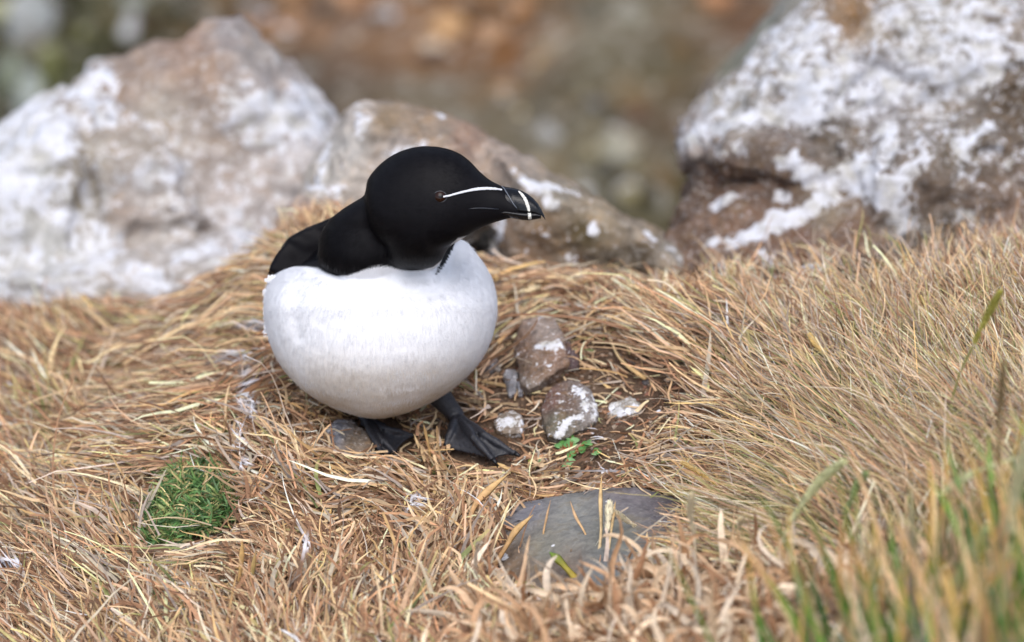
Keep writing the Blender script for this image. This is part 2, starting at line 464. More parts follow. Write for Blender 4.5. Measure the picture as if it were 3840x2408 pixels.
# ------------------------------------------------------------------ large rocks on the ledge
def rock(name, hulls, voxel, noise_amp, nscale, mat, cols, strokes, base_g, label, seed, cat='rock', smooth_it=1, power=3.0, group=None, gctrl=None):
    bm = bmesh.new()
    for hp in hulls: hull_bm(bm, hp)
    me = bm_mesh("tmp", bm)
    me = evaluated(me, [("REMESH", dict(mode='VOXEL', voxel_size=voxel, use_smooth_shade=True)), ("SMOOTH", dict(iterations=smooth_it, factor=0.5))])
    V = coords(me); Nn = normals(me)
    n1 = vnoise(V, nscale, seed, 5); n2 = np.abs(vnoise(V * np.array([1, 1, 1.6]), nscale * 2.6, seed + 4, 4))
    st_ = n1 * 3.2; st_ = (np.floor(st_) + np.clip((st_ - np.floor(st_)) * 3 - 1, 0, 1)) / 3.2      # broken ledges
    V2 = V + Nn * ((0.45 * n1 + 0.55 * st_) * noise_amp + (0.25 - n2) * noise_amp * 0.8)[:, None]
    me.vertices.foreach_set("co", V2.astype(np.float32).ravel()); me.update()
    me.name = name
    px, py, dd = proj(V2)
    cp = np.array([(a, b_) for a, b_, _ in cols], float); cc = np.array([srgb(*c_) for *_, c_ in cols])
    cc = cc.mean(1, keepdims=True) + (cc - cc.mean(1, keepdims=True)) * .8
    set_color(me, ctrl_color(cp, cc, np.stack([px, py], -1), power) * 0.95)
    bv = BVHTree.FromPolygons([Vector(v) for v in V2], [tuple(p.vertices) for p in me.polygons])
    g = np.full(len(V2), base_g)
    if gctrl is not None:
        ga = np.array(gctrl, float); g = ctrl_color(ga[:, :2], ga[:, 2:3], np.stack([px, py], -1), 4.0)[:, 0]
    for pts, rad, amt in strokes:            # splashes: points on the rock surface, radius in mm
        hits = []
        for a, b_ in zip(pts, pts[1:] if len(pts) > 1 else pts):
            for t in np.linspace(0, 1, 8):
                x = a[0] + (b_[0] - a[0]) * t; y = a[1] + (b_[1] - a[1]) * t
                dv = Vector(P(x, y, 1.0) - CAM).normalized()
                h = bv.ray_cast(Vector(CAM), dv)
                if h[0] is not None: hits.append(h[0])
        for h in hits:
            d_ = np.sqrt(((V2 - np.array(h)) ** 2).sum(1)) * 1000
            g = np.maximum(g, amt * np.clip(1.35 - d_ / rad, 0, 1)) if amt > 0 else g + amt * np.clip(1.3 - d_ / rad, 0, 1) * 0.3
    set_attr(me, g, "guano")
    o = link(name, me, mat)
    tag(o, label, cat, group)
    return o

def hp(pts, d0, d1, inset=0.92, bottom=None):
    """a wedge: outline at its nearest ridge d0, smaller outline behind at d1"""
    c = np.mean([p[:2] for p in pts], axis=0)
    out = []
    for p in pts:
        dd = p[2] if len(p) > 2 else 0.0
        out.append(P(p[0], p[1], d0 + dd))
        q = c + (np.array(p[:2]) - c) * inset
        out.append(P(q[0], q[1], d1 + dd))
        q = c + (np.array(p[:2]) - c) * inset * 0.72
        out.append(P(q[0], q[1] + 20, d0 - 0.05 + dd))
    return out

# left white boulder
rock("boulder", [
    hp([(330, 290), (460, 255), (620, 175), (780, 95), (880, 90), (950, 140), (1080, 250), (1160, 370), (1330, 560), (1330, 1100), (700, 1250), (300, 1250)], 3.12, 3.45),
    hp([(-250, 700), (0, 545), (70, 480), (140, 410), (230, 378), (310, 385), (360, 500), (400, 1300), (-250, 1350)], 3.08, 3.35),
    hp([(300, 330), (345, 290), (420, 330), (700, 500), (900, 900), (310, 1000)], 3.09, 3.3),
    hp([(-300, 950), (500, 1010), (1000, 1020), (1300, 900), (1300, 1400), (-300, 1500)], 3.04, 3.2)],
    0.0052, 0.013, 15.0, M_ROCK_SOFT,
    [(100, 450, (215, 210, 210)), (230, 420, (160, 135, 110)), (450, 300, (165, 140, 120)), (700, 160, (170, 138, 115)), (850, 110, (160, 148, 142)), (760, 250, (158, 132, 112)), (980, 200, (170, 158, 148)),
     (1000, 330, (190, 176, 168)), (600, 450, (186, 172, 155)), (850, 500, (182, 164, 148)), (1100, 480, (205, 198, 196)), (300, 600, (178, 166, 148)), (100, 650, (212, 212, 200)), (500, 750, (190, 180, 172)),
     (900, 700, (188, 174, 165)), (300, 760, (172, 160, 140)), (200, 900, (200, 198, 190)), (600, 950, (192, 182, 172)), (400, 1100, (198, 190, 180)), (1000, 950, (200, 192, 190)), (100, 1150, (205, 202, 196)), (480, 780, (168, 148, 132))],
    [([(60, 500), (200, 480)], 32, .75), ([(60, 700), (250, 640)], 32, .62), ([(350, 350), (380, 420)], 18, .7), ([(950, 420), (1150, 420)], 26, .72), ([(330, 930), (380, 960)], 26, .65), ([(900, 850), (1000, 1000)], 22, .6), ([(560, 620), (680, 660)], 12, .6),
     ([(100, 1000), (300, 1080)], 26, .6), ([(700, 960), (800, 940)], 20, .6), ([(0, 640), (20, 860)], 30, .65), ([(560, 1060), (700, 1100)], 16, .6), ([(30, 1080), (100, 1130)], 20, .6)],
    0.42, 'huge pale guano-whitened boulder with a pointed brown top behind the left grass', 1, 'boulder', 2,
    gctrl=[(60, 500, .75), (180, 460, .7), (250, 600, .3), (60, 700, .7), (250, 700, .55), (380, 330, .6), (430, 480, .35), (520, 280, .1), (700, 160, .05), (860, 110, .1), (800, 300, .12), (1000, 300, .3), (1100, 420, .65), (950, 480, .55),
           (700, 480, .38), (600, 650, .5), (800, 650, .42), (1050, 650, .35), (1150, 800, .2), (350, 930, .6), (200, 900, .45), (500, 800, .25), (650, 850, .4), (850, 850, .45), (1000, 950, .5), (750, 1000, .45), (550, 1000, .35), (200, 1080, .55), (400, 1100, .4), (700, 1120, .4)])

# middle slab behind the bird
rock("rock", [
    hp([(1150, 660), (1230, 560), (1300, 400), (1350, 372), (1460, 388), (1640, 425), (1780, 470), (1870, 540), (1960, 620), (1950, 900), (1700, 1150), (1150, 1150)], 2.93, 3.05),
    hp([(1800, 520), (1960, 620), (2050, 690), (2200, 745), (2340, 812), (2480, 890), (2620, 985), (2730, 1080), (2500, 1060), (2300, 1000), (2000, 900), (1800, 870)], 2.90, 2.99),
    hp([(1780, 800), (2050, 850), (2300, 920), (2500, 1000), (2600, 1150), (1850, 1150)], 2.905, 3.03),
    hp([(1050, 830), (1160, 700), (1300, 620), (1400, 900), (1100, 1000)], 2.93, 3.02)],
    0.0034, 0.0065, 26.0, M_ROCK,
    [(1350, 400, (185, 172, 160)), (1300, 550, (190, 182, 172)), (1200, 680, (196, 186, 172)), (1450, 450, (150, 125, 92)), (1560, 470, (155, 130, 102)), (1650, 500, (160, 138, 115)), (1500, 560, (178, 165, 155)),
     (1740, 520, (165, 130, 105)), (1850, 600, (172, 152, 135)), (1950, 700, (165, 150, 135)), (2100, 740, (150, 138, 118)), (2250, 800, (165, 145, 115)), (2400, 880, (170, 152, 128)), (2550, 960, (165, 155, 140)),
     (2050, 800, (120, 98, 72)), (2200, 870, (96, 80, 45)), (2400, 930, (72, 56, 34)), (1900, 880, (150, 122, 95)), (2000, 930, (125, 98, 72)), (2150, 980, (120, 100, 78)), (1830, 880, (84, 84, 84)), (1820, 960, (80, 82, 84)), (2300, 1000, (135, 120, 98)), (1150, 800, (190, 160, 140))],
    [([(1990, 680), (2060, 700)], 9, .85), ([(2040, 720), (2070, 770)], 6, .8), ([(1880, 830), (1875, 880), (1840, 960), (1830, 1010)], 4.2, .9), ([(2220, 865), (2228, 870)], 4, .9), ([(2420, 870), (2450, 900)], 5, .7),
     ([(2130, 715), (2170, 730)], 3.5, .75), ([(1230, 560), (1190, 700)], 11, .55), ([(1640, 428), (1660, 436)], 4, .8), ([(1150, 700), (1260, 720)], 8, .6), ([(2140, 975), (2150, 980)], 3, .8), ([(2510, 930), (2560, 990)], 6, .62), ([(1330, 395), (1360, 500)], 9, .5), ([(1480, 600), (1560, 560)], 10, .5)],
    0.16, 'brown lichened slab with guano splashes sloping down right behind the bird', 2, 'rock', 2)

rock("boulder", [hp([(2620, 430), (2660, 330), (2730, 250), (2830, 120), (2960, 0), (3120, -120), (3400, -100), (3200, 500), (2800, 650), (2640, 560)], 3.32, 3.6)], 0.006, 0.010, 12.0, M_ROCK_SOFT,
    [(2700, 380, (150, 130, 112)), (2760, 260, (132, 130, 108)), (2850, 150, (128, 130, 116)), (2950, 40, (136, 134, 122)), (2900, 250, (112, 114, 84)), (2650, 450, (160, 146, 132))], [([(2680, 400), (2700, 360)], 12, .5)], 0.12,
    'blurred grey green slab leaning behind the left shoulder of the crag', 6, 'boulder', 2)

# right crag
rock("crag", [
    hp([(2580, 470), (2650, 400), (2760, 320), (2840, 210), (2920, 130), (3060, 40), (3400, -120), (4300, -250), (4300, 900), (3300, 950), (2900, 600), (2590, 560)], 3.0, 3.4),
    hp([(2570, 490), (2640, 430), (2900, 470), (3200, 600), (3400, 700), (3300, 740), (2900, 690), (2585, 610)], 2.955, 3.2, 0.95),
    hp([(2620, 640), (3300, 640), (3400, 850, -.04), (3400, 1080, -.08), (2480, 1080, -.08), (2550, 850, -.04)], 2.955, 3.25),
    hp([(3150, 520), (3600, 400), (4300, 300), (4300, 1200), (3200, 1200), (3080, 900)], 2.925, 3.15)],
    0.0038, 0.013, 20.0, M_CRAG,
    [(2600, 500, (190, 172, 160)), (2750, 400, (178, 172, 160)), (2850, 300, (165, 150, 132)), (3000, 150, (182, 172, 158)), (3200, 60, (150, 110, 60)), (3300, 100, (180, 165, 145)), (3500, 100, (185, 178, 165)), (3750, 80, (165, 150, 135)),
     (3000, 350, (190, 188, 190)), (3300, 300, (196, 194, 200)), (2900, 560, (128, 108, 92)), (3150, 530, (118, 104, 88)), (3500, 400, (165, 152, 138)), (3800, 380, (96, 78, 58)), (3600, 560, (128, 112, 92)), (3450, 750, (138, 116, 96)), (3700, 750, (128, 106, 88)),
     (2700, 680, (112, 80, 58)), (2900, 690, (104, 76, 56)), (2750, 850, (132, 98, 72)), (3000, 920, (122, 86, 64)), (3200, 880, (130, 96, 70)), (2600, 900, (128, 98, 76)), (3100, 800, (148, 128, 102)), (3500, 880, (120, 104, 84)), (3780, 880, (150, 116, 92)), (3400, 850, (130, 122, 112)), (2620, 700, (96, 74, 58))],
    [([(2600, 500), (2750, 460), (2900, 440), (3000, 400)], 13, .85), ([(3000, 310), (3180, 300), (3050, 400)], 24, .78), ([(2980, 140), (3060, 150)], 10, .75), ([(3620, 110), (3700, 160), (3640, 260), (3560, 300)], 15, .85), ([(3450, 280), (3700, 300)], 12, .8),
     ([(3150, 260), (3350, 300)], 16, .68), ([(3250, 380), (3500, 360)], 12, .62), ([(3340, 480), (3340, 600), (3280, 640)], 9, .8), ([(3000, 655), (3150, 680), (3300, 740)], 8.5, .98), ([(3220, 620), (3280, 700), (3350, 720)], 14, .85),
     ([(2760, 900), (2860, 860), (3000, 800), (3110, 730)], 9, 1.0), ([(2660, 915), (2670, 910)], 5, .9), ([(2690, 770), (2720, 740)], 7, .9), ([(2930, 745), (2950, 750)], 7, .8), ([(2760, 560), (2780, 560)], 8, .6), ([(2700, 590), (2690, 560)], 6, .6),
     ([(2860, 950), (2880, 1000)], 7, .8), ([(3380, 800), (3400, 850)], 9, .75), ([(3600, 550), (3700, 480)], 10, .7), ([(3610, 600), (3600, 640)], 5, .75), ([(3800, 600), (3840, 580)], 8, .6), ([(2920, 610), (2980, 590)], 6, .75), ([(3400, 60), (3500, 20)], 14, .6), ([(3540, 820), (3640, 800)], 5, .65), ([(3400, 650), (3460, 600)], 9, .7)],
    0.30, 'large crag thickly splashed with white guano over brown earth at the right', 3, 'crag', 2,
    gctrl=[(2600, 480, .5), (2750, 430, .5), (2900, 300, .55), (3050, 120, .6), (3200, 60, .1), (3350, 60, .6), (3600, 60, .5), (3800, 60, .45), (3000, 380, .66), (3200, 330, .7), (3400, 280, .6), (3650, 220, .7), (3500, 420, .5), (3750, 400, .1),
           (2800, 560, .12), (3000, 560, .15), (3150, 540, .15), (3300, 580, .45), (3450, 550, .35), (3700, 560, .35), (3350, 720, .5), (3500, 720, .2), (3700, 750, .22), (3550, 860, .22), (3780, 880, .2), (3450, 900, .25),
           (2650, 660, .0), (2800, 700, -.35), (2950, 700, -.35), (2620, 800, -.35), (2800, 800, -.35), (2950, 830, -.2), (3100, 850, -.2), (3250, 860, -.15), (2650, 950, -.35), (2850, 980, -.35), (3100, 960, -.35), (3300, 980, -.2), (3350, 800, .4)])

# ------------------------------------------------------------------ stones on the turf
def stone(name, outline, thick, color, label, seed, strokes=(), base_g=0.0, mat=None, voxel=0.0010, amp=0.0017, sink=0.42, group=None, cat='stone', cols=None, nscale=90, tilt=0.0, flat=False):
    c = np.mean(np.array(outline, float), axis=0)
    g0 = G(*c)
    pts = []
    for x, y in outline:
        q = G(x, y)
        top = q + np.array([0, 0.0, thick * (1 - sink) ])
        # keep the drawn outline: slide the top along the line of sight
        v = q - CAM; v = v / np.linalg.norm(v)
        top = q - v * (thick * (1 - sink) / max(0.2, -v[2])) * (0.55 + tilt * (y - c[1]) / 200.0)
        pts.append(top); pts.append(q + np.array([0, 0, -thick * sink - 0.004]))
        cc = g0 + (q - g0) * 0.72
        if not flat: pts.append(cc + np.array([0, 0, thick * (1 - sink)]) )
    cl = cols or [(c[0], c[1], color)]
    return rock(name, [pts], voxel, amp, nscale, mat or M_STONE, cl, strokes, base_g, label, seed, cat, 1, group=group)

stone("stone", [(1868, 1975), (1900, 1905), (1950, 1882), (2240, 1850), (2300, 1822), (2400, 1822), (2560, 1870), (2570, 1910), (2480, 2060), (2440, 2200), (2200, 2250), (1990, 2220), (1870, 2130)],
      0.022, (96, 92, 84), 'large flat dark slate half buried in straw at the bottom centre', 11,
      [([(1885, 2085), (1895, 2095)], 3.0, .9), ([(2072, 2045), (2076, 2046)], 1.4, .8), ([(2275, 1878), (2280, 1878)], 1.2, .8), ([(2030, 1880), (2034, 1882)], 1.0, .7)], 0.0, M_SLATE, 0.0014, 0.0012, 0.45, 'stones lying on the turf', flat=True,
      cols=[(1960, 1900, (124, 122, 128)), (2150, 1950, (134, 133, 126)), (2350, 1860, (120, 112, 114)), (2050, 2050, (132, 128, 114)), (1920, 2120, (122, 100, 78)), (2100, 2150, (128, 108, 90)), (2300, 2000, (122, 122, 110)), (2500, 1890, (98, 90, 94)), (2300, 2150, (112, 116, 116))], nscale=60)
stone("stone", [(1925, 1300), (1938, 1265), (2020, 1243), (2090, 1240), (2120, 1290), (2132, 1360), (2060, 1405), (1985, 1462), (1955, 1440), (1940, 1360)], 0.026, (150, 120, 96),
      'upright tan stone with a white splash right of the bird', 12, [([(2025, 1300), (2090, 1290)], 4.4, 1.0), ([(2010, 1365), (2012, 1366)], 1.6, .8), ([(2060, 1370), (2062, 1370)], 1.5, .7)], 0.05, group='stones lying on the turf',
      cols=[(1950, 1290, (140, 108, 84)), (2050, 1250, (165, 145, 130)), (2000, 1400, (138, 108, 84)), (2090, 1330, (150, 116, 92)), (1990, 1440, (150, 134, 120))])
stone("stone", [(2118, 1300), (2150, 1330), (2168, 1370), (2135, 1385), (2115, 1360)], 0.012, (96, 74, 74), 'small dark purple stone tucked behind the tan stone', 13, group='stones lying on the turf')
stone("stone", [(1890, 1412), (1915, 1400), (1942, 1408), (1948, 1440), (1935, 1478), (1910, 1484), (1895, 1450)], 0.010, (150, 148, 152), 'small pale grey stone left of the tan stone', 14, group='stones lying on the turf', base_g=.12)
stone("stone", [(1942, 1452), (1960, 1446), (1970, 1462), (1962, 1486), (1945, 1482)], 0.007, (150, 150, 158), 'tiny blue grey pebble under the tan stone', 15, group='stones lying on the turf', base_g=.15)
stone("stone", [(2040, 1490), (2090, 1458), (2160, 1452), (2215, 1470), (2242, 1520), (2235, 1575), (2180, 1580), (2120, 1640), (2060, 1635), (2030, 1560)], 0.016, (118, 98, 82),
      'red brown stone with a thick white guano rim', 16, [([(2150, 1455), (2190, 1480), (2200, 1540)], 3.2, .85), ([(2225, 1490), (2235, 1560)], 3.4, .8), ([(2130, 1580), (2110, 1620), (2085, 1640)], 2.8, 1.0), ([(2130, 1580), (2170, 1560)], 2.6, .9)], 0.05, group='stones lying on the turf',
      cols=[(2060, 1500, (118, 84, 72)), (2130, 1520, (112, 90, 76)), (2100, 1580, (106, 102, 84)), (2220, 1520, (150, 142, 138))])
stone("stone", [(1856, 1590), (1890, 1570), (1930, 1562), (1968, 1585), (1955, 1620), (1900, 1625), (1865, 1615)], 0.012, (150, 132, 112), 'lumpy pebble crusted white beside the right foot', 17, [([(1880, 1585), (1945, 1585)], 5, .8)], 0.3, group='stones lying on the turf')
stone("stone", [(1212, 1625), (1240, 1608), (1300, 1606), (1340, 1632), (1400, 1680), (1420, 1725), (1350, 1720), (1250, 1700)], 0.016, (140, 130, 120), 'grey stone poking from the straw beside the left foot', 18, [([(1230, 1620), (1290, 1618)], 2.5, .5)], 0.05, group='stones lying on the turf',
      cols=[(1250, 1620, (140, 142, 152)), (1330, 1660, (136, 118, 98)), (1400, 1710, (130, 106, 82))])
stone("stone", [(2275, 1530), (2300, 1520), (2345, 1512), (2370, 1500), (2405, 1512), (2400, 1545), (2330, 1560), (2285, 1556)], 0.006, (170, 160, 145), 'flat white splashed pebble right of the rimmed stone', 19, [([(2290, 1540), (2340, 1545), (2390, 1520)], 3.5, 1.0)], 0.4, group='stones lying on the turf')
stone("stone", [(1998, 1205), (2030, 1198), (2048, 1215), (2040, 1235), (2010, 1240)], 0.010, (130, 134, 145), 'small blue grey pebble above the tan stone', 20, group='stones lying on the turf')
stone("stone", [(1810, 1350), (1860, 1345), (1870, 1375), (1840, 1400), (1800, 1390)], 0.008, (120, 112, 112), 'flat grey stone against the chest side', 21, group='stones lying on the turf', base_g=.1)
stone("stone", [(2130, 1160), (2200, 1150), (2260, 1165), (2270, 1195), (2190, 1205), (2135, 1190)], 0.012, (205, 175, 145), 'sandy pink stone up the slope from the tan stone', 22, group='stones lying on the turf', base_g=.2)
stone("stone", [(2100, 1190), (2120, 1180), (2132, 1196), (2118, 1208)], 0.006, (90, 98, 106), 'tiny dark pebble by the sandy stone', 23, group='stones lying on the turf')
stone("stone", [(2005, 2408), (2040, 2380), (2090, 2390), (2100, 2440), (2020, 2450)], 0.006, (130, 120, 105), 'small buff pebble at the bottom edge', 24, group='stones lying on the turf')
stone("stone", [(2610, 1040), (2660, 1015), (2720, 1030), (2730, 1065), (2640, 1080)], 0.014, (128, 128, 124), 'grey white speckled stone at the edge of the ledge', 25, [([(2640, 1040), (2690, 1040)], 5, .7)], 0.3, group='stones lying on the turf')
stone("stone", [(2850, 970), (2880, 930), (2920, 935), (2950, 985), (2940, 1030), (2880, 1040)], 0.02, (220, 210, 200), 'rounded cream white stone below the crag', 26, base_g=.6, group='stones lying on the turf', voxel=.002)
stone("stone", [(2980, 1045), (3040, 1020), (3120, 1030), (3140, 1060), (3000, 1070)], 0.014, (170, 165, 165), 'low grey white stone hidden in grass under the crag', 27, base_g=.45, group='stones lying on the turf', voxel=.002)
stone("stone", [(0, 2090), (30, 2080), (60, 2100), (40, 2135), (0, 2140)], 0.004, (200, 200, 205), 'white guano crusted clod at the left edge', 28, base_g=.7, group='stones lying on the turf')
peb_labels = 'tiny crumb of stone on the bare soil patch'
pr = random.Random(5)
for i in range(26):
    x = pr.uniform(1780, 2480); y = pr.uniform(1260, 1800)
    if 2030 < x < 2250 and y < 1660: x += 230
    r_ = pr.uniform(0.0012, 0.0030)
    q = G(x, y)
    me = boulder_mesh("pebble", q + np.array([0, 0, r_ * 0.3]), (r_, r_, r_ * 0.7), 60 + i, 0.2, 1)
    k_ = pr.choice([(150, 125, 105), (110, 88, 72), (160, 155, 155), (190, 180, 170), (96, 90, 90)])
    set_color(me, np.tile(np.array(srgb(*k_)), (len(me.vertices), 1))); set_attr(me, np.full(len(me.vertices), pr.choice([0, 0, .3, .8])), "guano")
    tag(link("pebble", me, M_STONE), peb_labels, 'pebble', 'tiny crumbs of stone on the bare soil')


# ------------------------------------------------------------------ razorbill
BIRD = empty("razorbill", G(1640, 1640))
tag(BIRD, 'black and white razorbill standing on the straw with its head turned to the right', 'bird')

def ring_v(py, xl, xr, dc, rd, shear=0.0, n=40, p=2.0):
    a = np.linspace(0, 2 * math.pi, n, endpoint=False)
    ca = np.sign(np.cos(a)) * np.abs(np.cos(a)) ** (2 / p); sa = np.sign(np.sin(a)) * np.abs(np.sin(a)) ** (2 / p)
    xc, rx = (xl + xr) / 2, (xr - xl) / 2
    return PN(xc + rx * ca, np.full(n, py), dc - rd * sa - shear * ca)

def ring_h(px, top, bot, hw, d, n=36, p=2.2, tiltpx=0.0, peak=0.0):
    a = np.linspace(0, 2 * math.pi, n, endpoint=False)
    ca = np.sign(np.cos(a)) * np.abs(np.cos(a)) ** (2 / p); sa = np.sign(np.sin(a)) * np.abs(np.sin(a)) ** (2 / p)
    yc, ry = (top + bot) / 2, (bot - top) / 2
    w = hw * ca * (1 - peak * np.clip(sa, 0, 1))
    return PN(px + tiltpx * sa, yc - ry * sa, d - w)

YAW = math.tan(math.radians(11))
def head_d(px): return 2.500 - (px - 1600) * K * 2.5 * YAW

torso_tab = [(900, 1590, 1738), (925, 1420, 1765), (955, 1260, 1790), (980, 1150, 1806), (1005, 1070, 1824), (1030, 1026, 1838), (1060, 1002, 1850), (1100, 991, 1860), (1150, 987, 1866), (1200, 990, 1863),
             (1260, 1002, 1851), (1320, 1024, 1826), (1380, 1058, 1784), (1430, 1100, 1734), (1475, 1152, 1676), (1510, 1208, 1618), (1538, 1270, 1556), (1556, 1330, 1490), (1566, 1380, 1440)]
bm = bmesh.new()
rr_ = []
_tt = np.array(torso_tab, float); _yy = np.linspace(900, 1566, 90)
_s = 26.0; _ext = np.linspace(900, 1566, 400)
def _smooth(v):      # round the outline off between the measured rows, keep its ends
    f_ = np.interp(_ext, _tt[:, 0], v); w_ = np.exp(-((_yy[:, None] - _ext[None]) / _s) ** 2)
    q_ = (w_ * f_).sum(1) / w_.sum(1); k_ = np.clip(np.minimum(_yy - 900, 1566 - _yy) / 60, 0, 1)
    return q_ * k_ + np.interp(_yy, _tt[:, 0], v) * (1 - k_)
for py, xl, xr in zip(_yy, _smooth(_tt[:, 1]), _smooth(_tt[:, 2])):
    wd = (xr - xl) / 878.0
    rd = 0.060 * wd ** 0.85
    dc = 2.566 + 0.018 * max(0, (1150 - py) / 250.0) - 0.004 * max(0, (py - 1300) / 250)
    rr_.append(ring_v(py, xl, xr, dc, rd, 0.0, 48))
rings_bm(bm, rr_)
# hind body sloping down and back to the tail
c0 = P(1428, 1185, 2.57)
rr_ = []
for t, r_ in [(0.0, .048), (.02, .053), (.045, .051), (.07, .045), (.095, .036), (.115, .026), (.13, .015)]:
    c_ = c0 + np.array([0, t, -0.50 * t])
    ax = np.array([0, 1, -.50]); ax /= np.linalg.norm(ax)
    u_ = RT; v_ = np.cross(ax, u_)
    a = np.linspace(0, 2 * math.pi, 36, endpoint=False)
    rr_.append(c_ + (np.cos(a)[:, None] * u_ * 1.08 + np.sin(a)[:, None] * v_ * .92) * r_)
rings_bm(bm, rr_)
# neck and hunched shoulder
neck = [(690, 1430, 1690, 2.515, .018), (720, 1392, 1712, 2.525, .026), (750, 1345, 1726, 2.533, .032), (785, 1285, 1738, 2.54, .037), (820, 1236, 1742, 2.545, .041), (860, 1206, 1738, 2.55, .044), (900, 1196, 1712, 2.552, .046),
        (940, 1194, 1690, 2.553, .047), (975, 1200, 1676, 2.554, .047), (1005, 1216, 1655, 2.556, .046), (1030, 1250, 1615, 2.558, .044), (1060, 1300, 1560, 2.56, .040), (1100, 1360, 1500, 2.56, .03)]
rings_bm(bm, [ring_v(y, l, r, d, w, -0.016, 44) for y, l, r, d, w in neck])
# throat bulging over the chest
thr = [(840, 1480, 1735, 2.502, .022), (880, 1450, 1722, 2.504, .024), (920, 1440, 1700, 2.508, .024), (960, 1445, 1678, 2.512, .022), (990, 1460, 1655, 2.516, .018), (1008, 1490, 1625, 2.520, .012)]
rings_bm(bm, [ring_v(y, l, r, d, w, 0.0, 36) for y, l, r, d, w in thr])
# head
head = [(1371, 715, 780, .009), (1380, 672, 840, .0145), (1398, 645, 872, .018), (1425, 615, 905, .0205), (1460, 587, 930, .0225), (1500, 566, 945, .0238), (1545, 552, 952, .0245), (1590, 547, 952, .0246), (1640, 550, 944, .0238),
        (1685, 560, 926, .0222), (1725, 578, 903, .0198), (1762, 606, 880, .0168), (1795, 641, 862, .0142), (1825, 667, 848, .0120), (1855, 684, 836, .0102), (1882, 696, 828, .0086), (1900, 712, 823, .0078), (1920, 740, 818, .0070), (1940, 768, 815, .0060), (1955, 786, 806, .0035)]
rings_bm(bm, [ring_h(x, t, b_, w, head_d(x), 40, 2.15) for x, t, b_, w in head])
bme = bm_mesh("tmp", bm)
bme = evaluated(bme, [("REMESH", dict(mode='VOXEL', voxel_size=0.00125, use_smooth_shade=True)), ("SMOOTH", dict(iterations=12, factor=0.5))])
bme.name = "body"
BV = coords(bme); BN = normals(bme)
# soft lumps in the plumage
BV = BV + BN * (0.0007 * vnoise(BV, 30, 3, 1) + 0.0001 * vnoise(BV * np.array([1, 1, 2.2]), 110, 5, 2))[:, None]
def crease(poly_, sig, amt):
    global BV
    x, y, d = proj(BV); best = np.full(len(BV), 1e9); pl = np.array(poly_, float)
    for a, b_ in zip(pl, pl[1:]):
        t = np.clip(((x - a[0]) * (b_[0] - a[0]) + (y - a[1]) * (b_[1] - a[1])) / ((b_ - a) ** 2).sum(), 0, 1)
        best = np.minimum(best, np.hypot(x - a[0] - t * (b_[0] - a[0]), y - a[1] - t * (b_[1] - a[1])))
    w = np.exp(-(best / sig) ** 2) * (d < 2.60)
    BV = BV - BN * (w * amt)[:, None]
crease([(1175, 1015), (1120, 1090), (1105, 1180), (1118, 1260)], 26, .0009)
crease([(1075, 1060), (1062, 1150), (1072, 1260)], 26, -.0004)
crease([(1480, 1065), (1560, 1085), (1640, 1070), (1690, 1010), (1700, 960)], 34, .0024)
crease([(1250, 1110), (1400, 1140)], 60, -.0012)
crease([(1500, 1180), (1510, 1480)], 60, .0006)
crease([(1195, 950), (1230, 1000), (1300, 1010)], 16, -.0006)
bme.vertices.foreach_set("co", BV.astype(np.float32).ravel()); bme.update(); BN = normals(bme)
bnd = np.array([(900, 1000), (1150, 1000), (1190, 1006), (1225, 1026), (1262, 1036), (1300, 1034), (1340, 1020), (1380, 1004), (1420, 996), (1460, 1000), (1500, 1012), (1545, 1017), (1590, 1012), (1625, 1002), (1655, 978), (1680, 948), (1700, 915), (1716, 894), (1760, 884), (1900, 884)])
sliver = np.array([(1700, 905), (1672, 950), (1650, 990), (1632, 1028), (1638, 1034), (1652, 1014), (1672, 985), (1690, 950), (1706, 912)])
def in_poly(x, y, poly):
    c_ = np.zeros(len(x), bool); j = len(poly) - 1
    for i in range(len(poly)):
        xi, yi = poly[i]; xj, yj = poly[j]
        c_ ^= ((yi > y) != (yj > y)) & (x < (xj - xi) * (y - yi) / (yj - yi + 1e-9) + xi)
        j = i
    return c_
def plum(pos, nrm, jit=0.0):
    """1 = white plumage, 0 = black"""
    x, y, d = proj(pos)
    if np.ndim(jit): y = y + jit
    yb = np.interp(x, bnd[:, 0], bnd[:, 1])
    w = np.clip((y - yb) / 7.0 + 0.5, 0, 1)
    back = d > 2.588
    w = np.where(back & ((nrm[:, 1] > 0.25) | (nrm[:, 2] > 0.35)) & (x < 1700), 0.0, w)
    sl_ = in_poly(x, y, sliver) & (d < 2.57)
    return np.where(sl_, 0.0, w)
W_ = plum(BV, BN)
body_px, body_py, body_d = proj(BV)
BLACK = np.array([0.0042, 0.0036, 0.0045]); WHITE = np.array([0.84, 0.84, 0.86])
dirt_shade = np.clip((body_py - 1270) / 230, 0, 1) * np.clip(.65 + .5 * vnoise(BV * np.array([1, 1, 1.8]), 34, 9, 3), 0, 1)  # lower belly: real tan dirt, with the underside shade painted into it
belly = WHITE * (1 - dirt_shade[:, None]) + np.array([0.57, 0.47, 0.34]) * dirt_shade[:, None]
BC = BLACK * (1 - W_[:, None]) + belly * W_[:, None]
set_color(bme, BC)
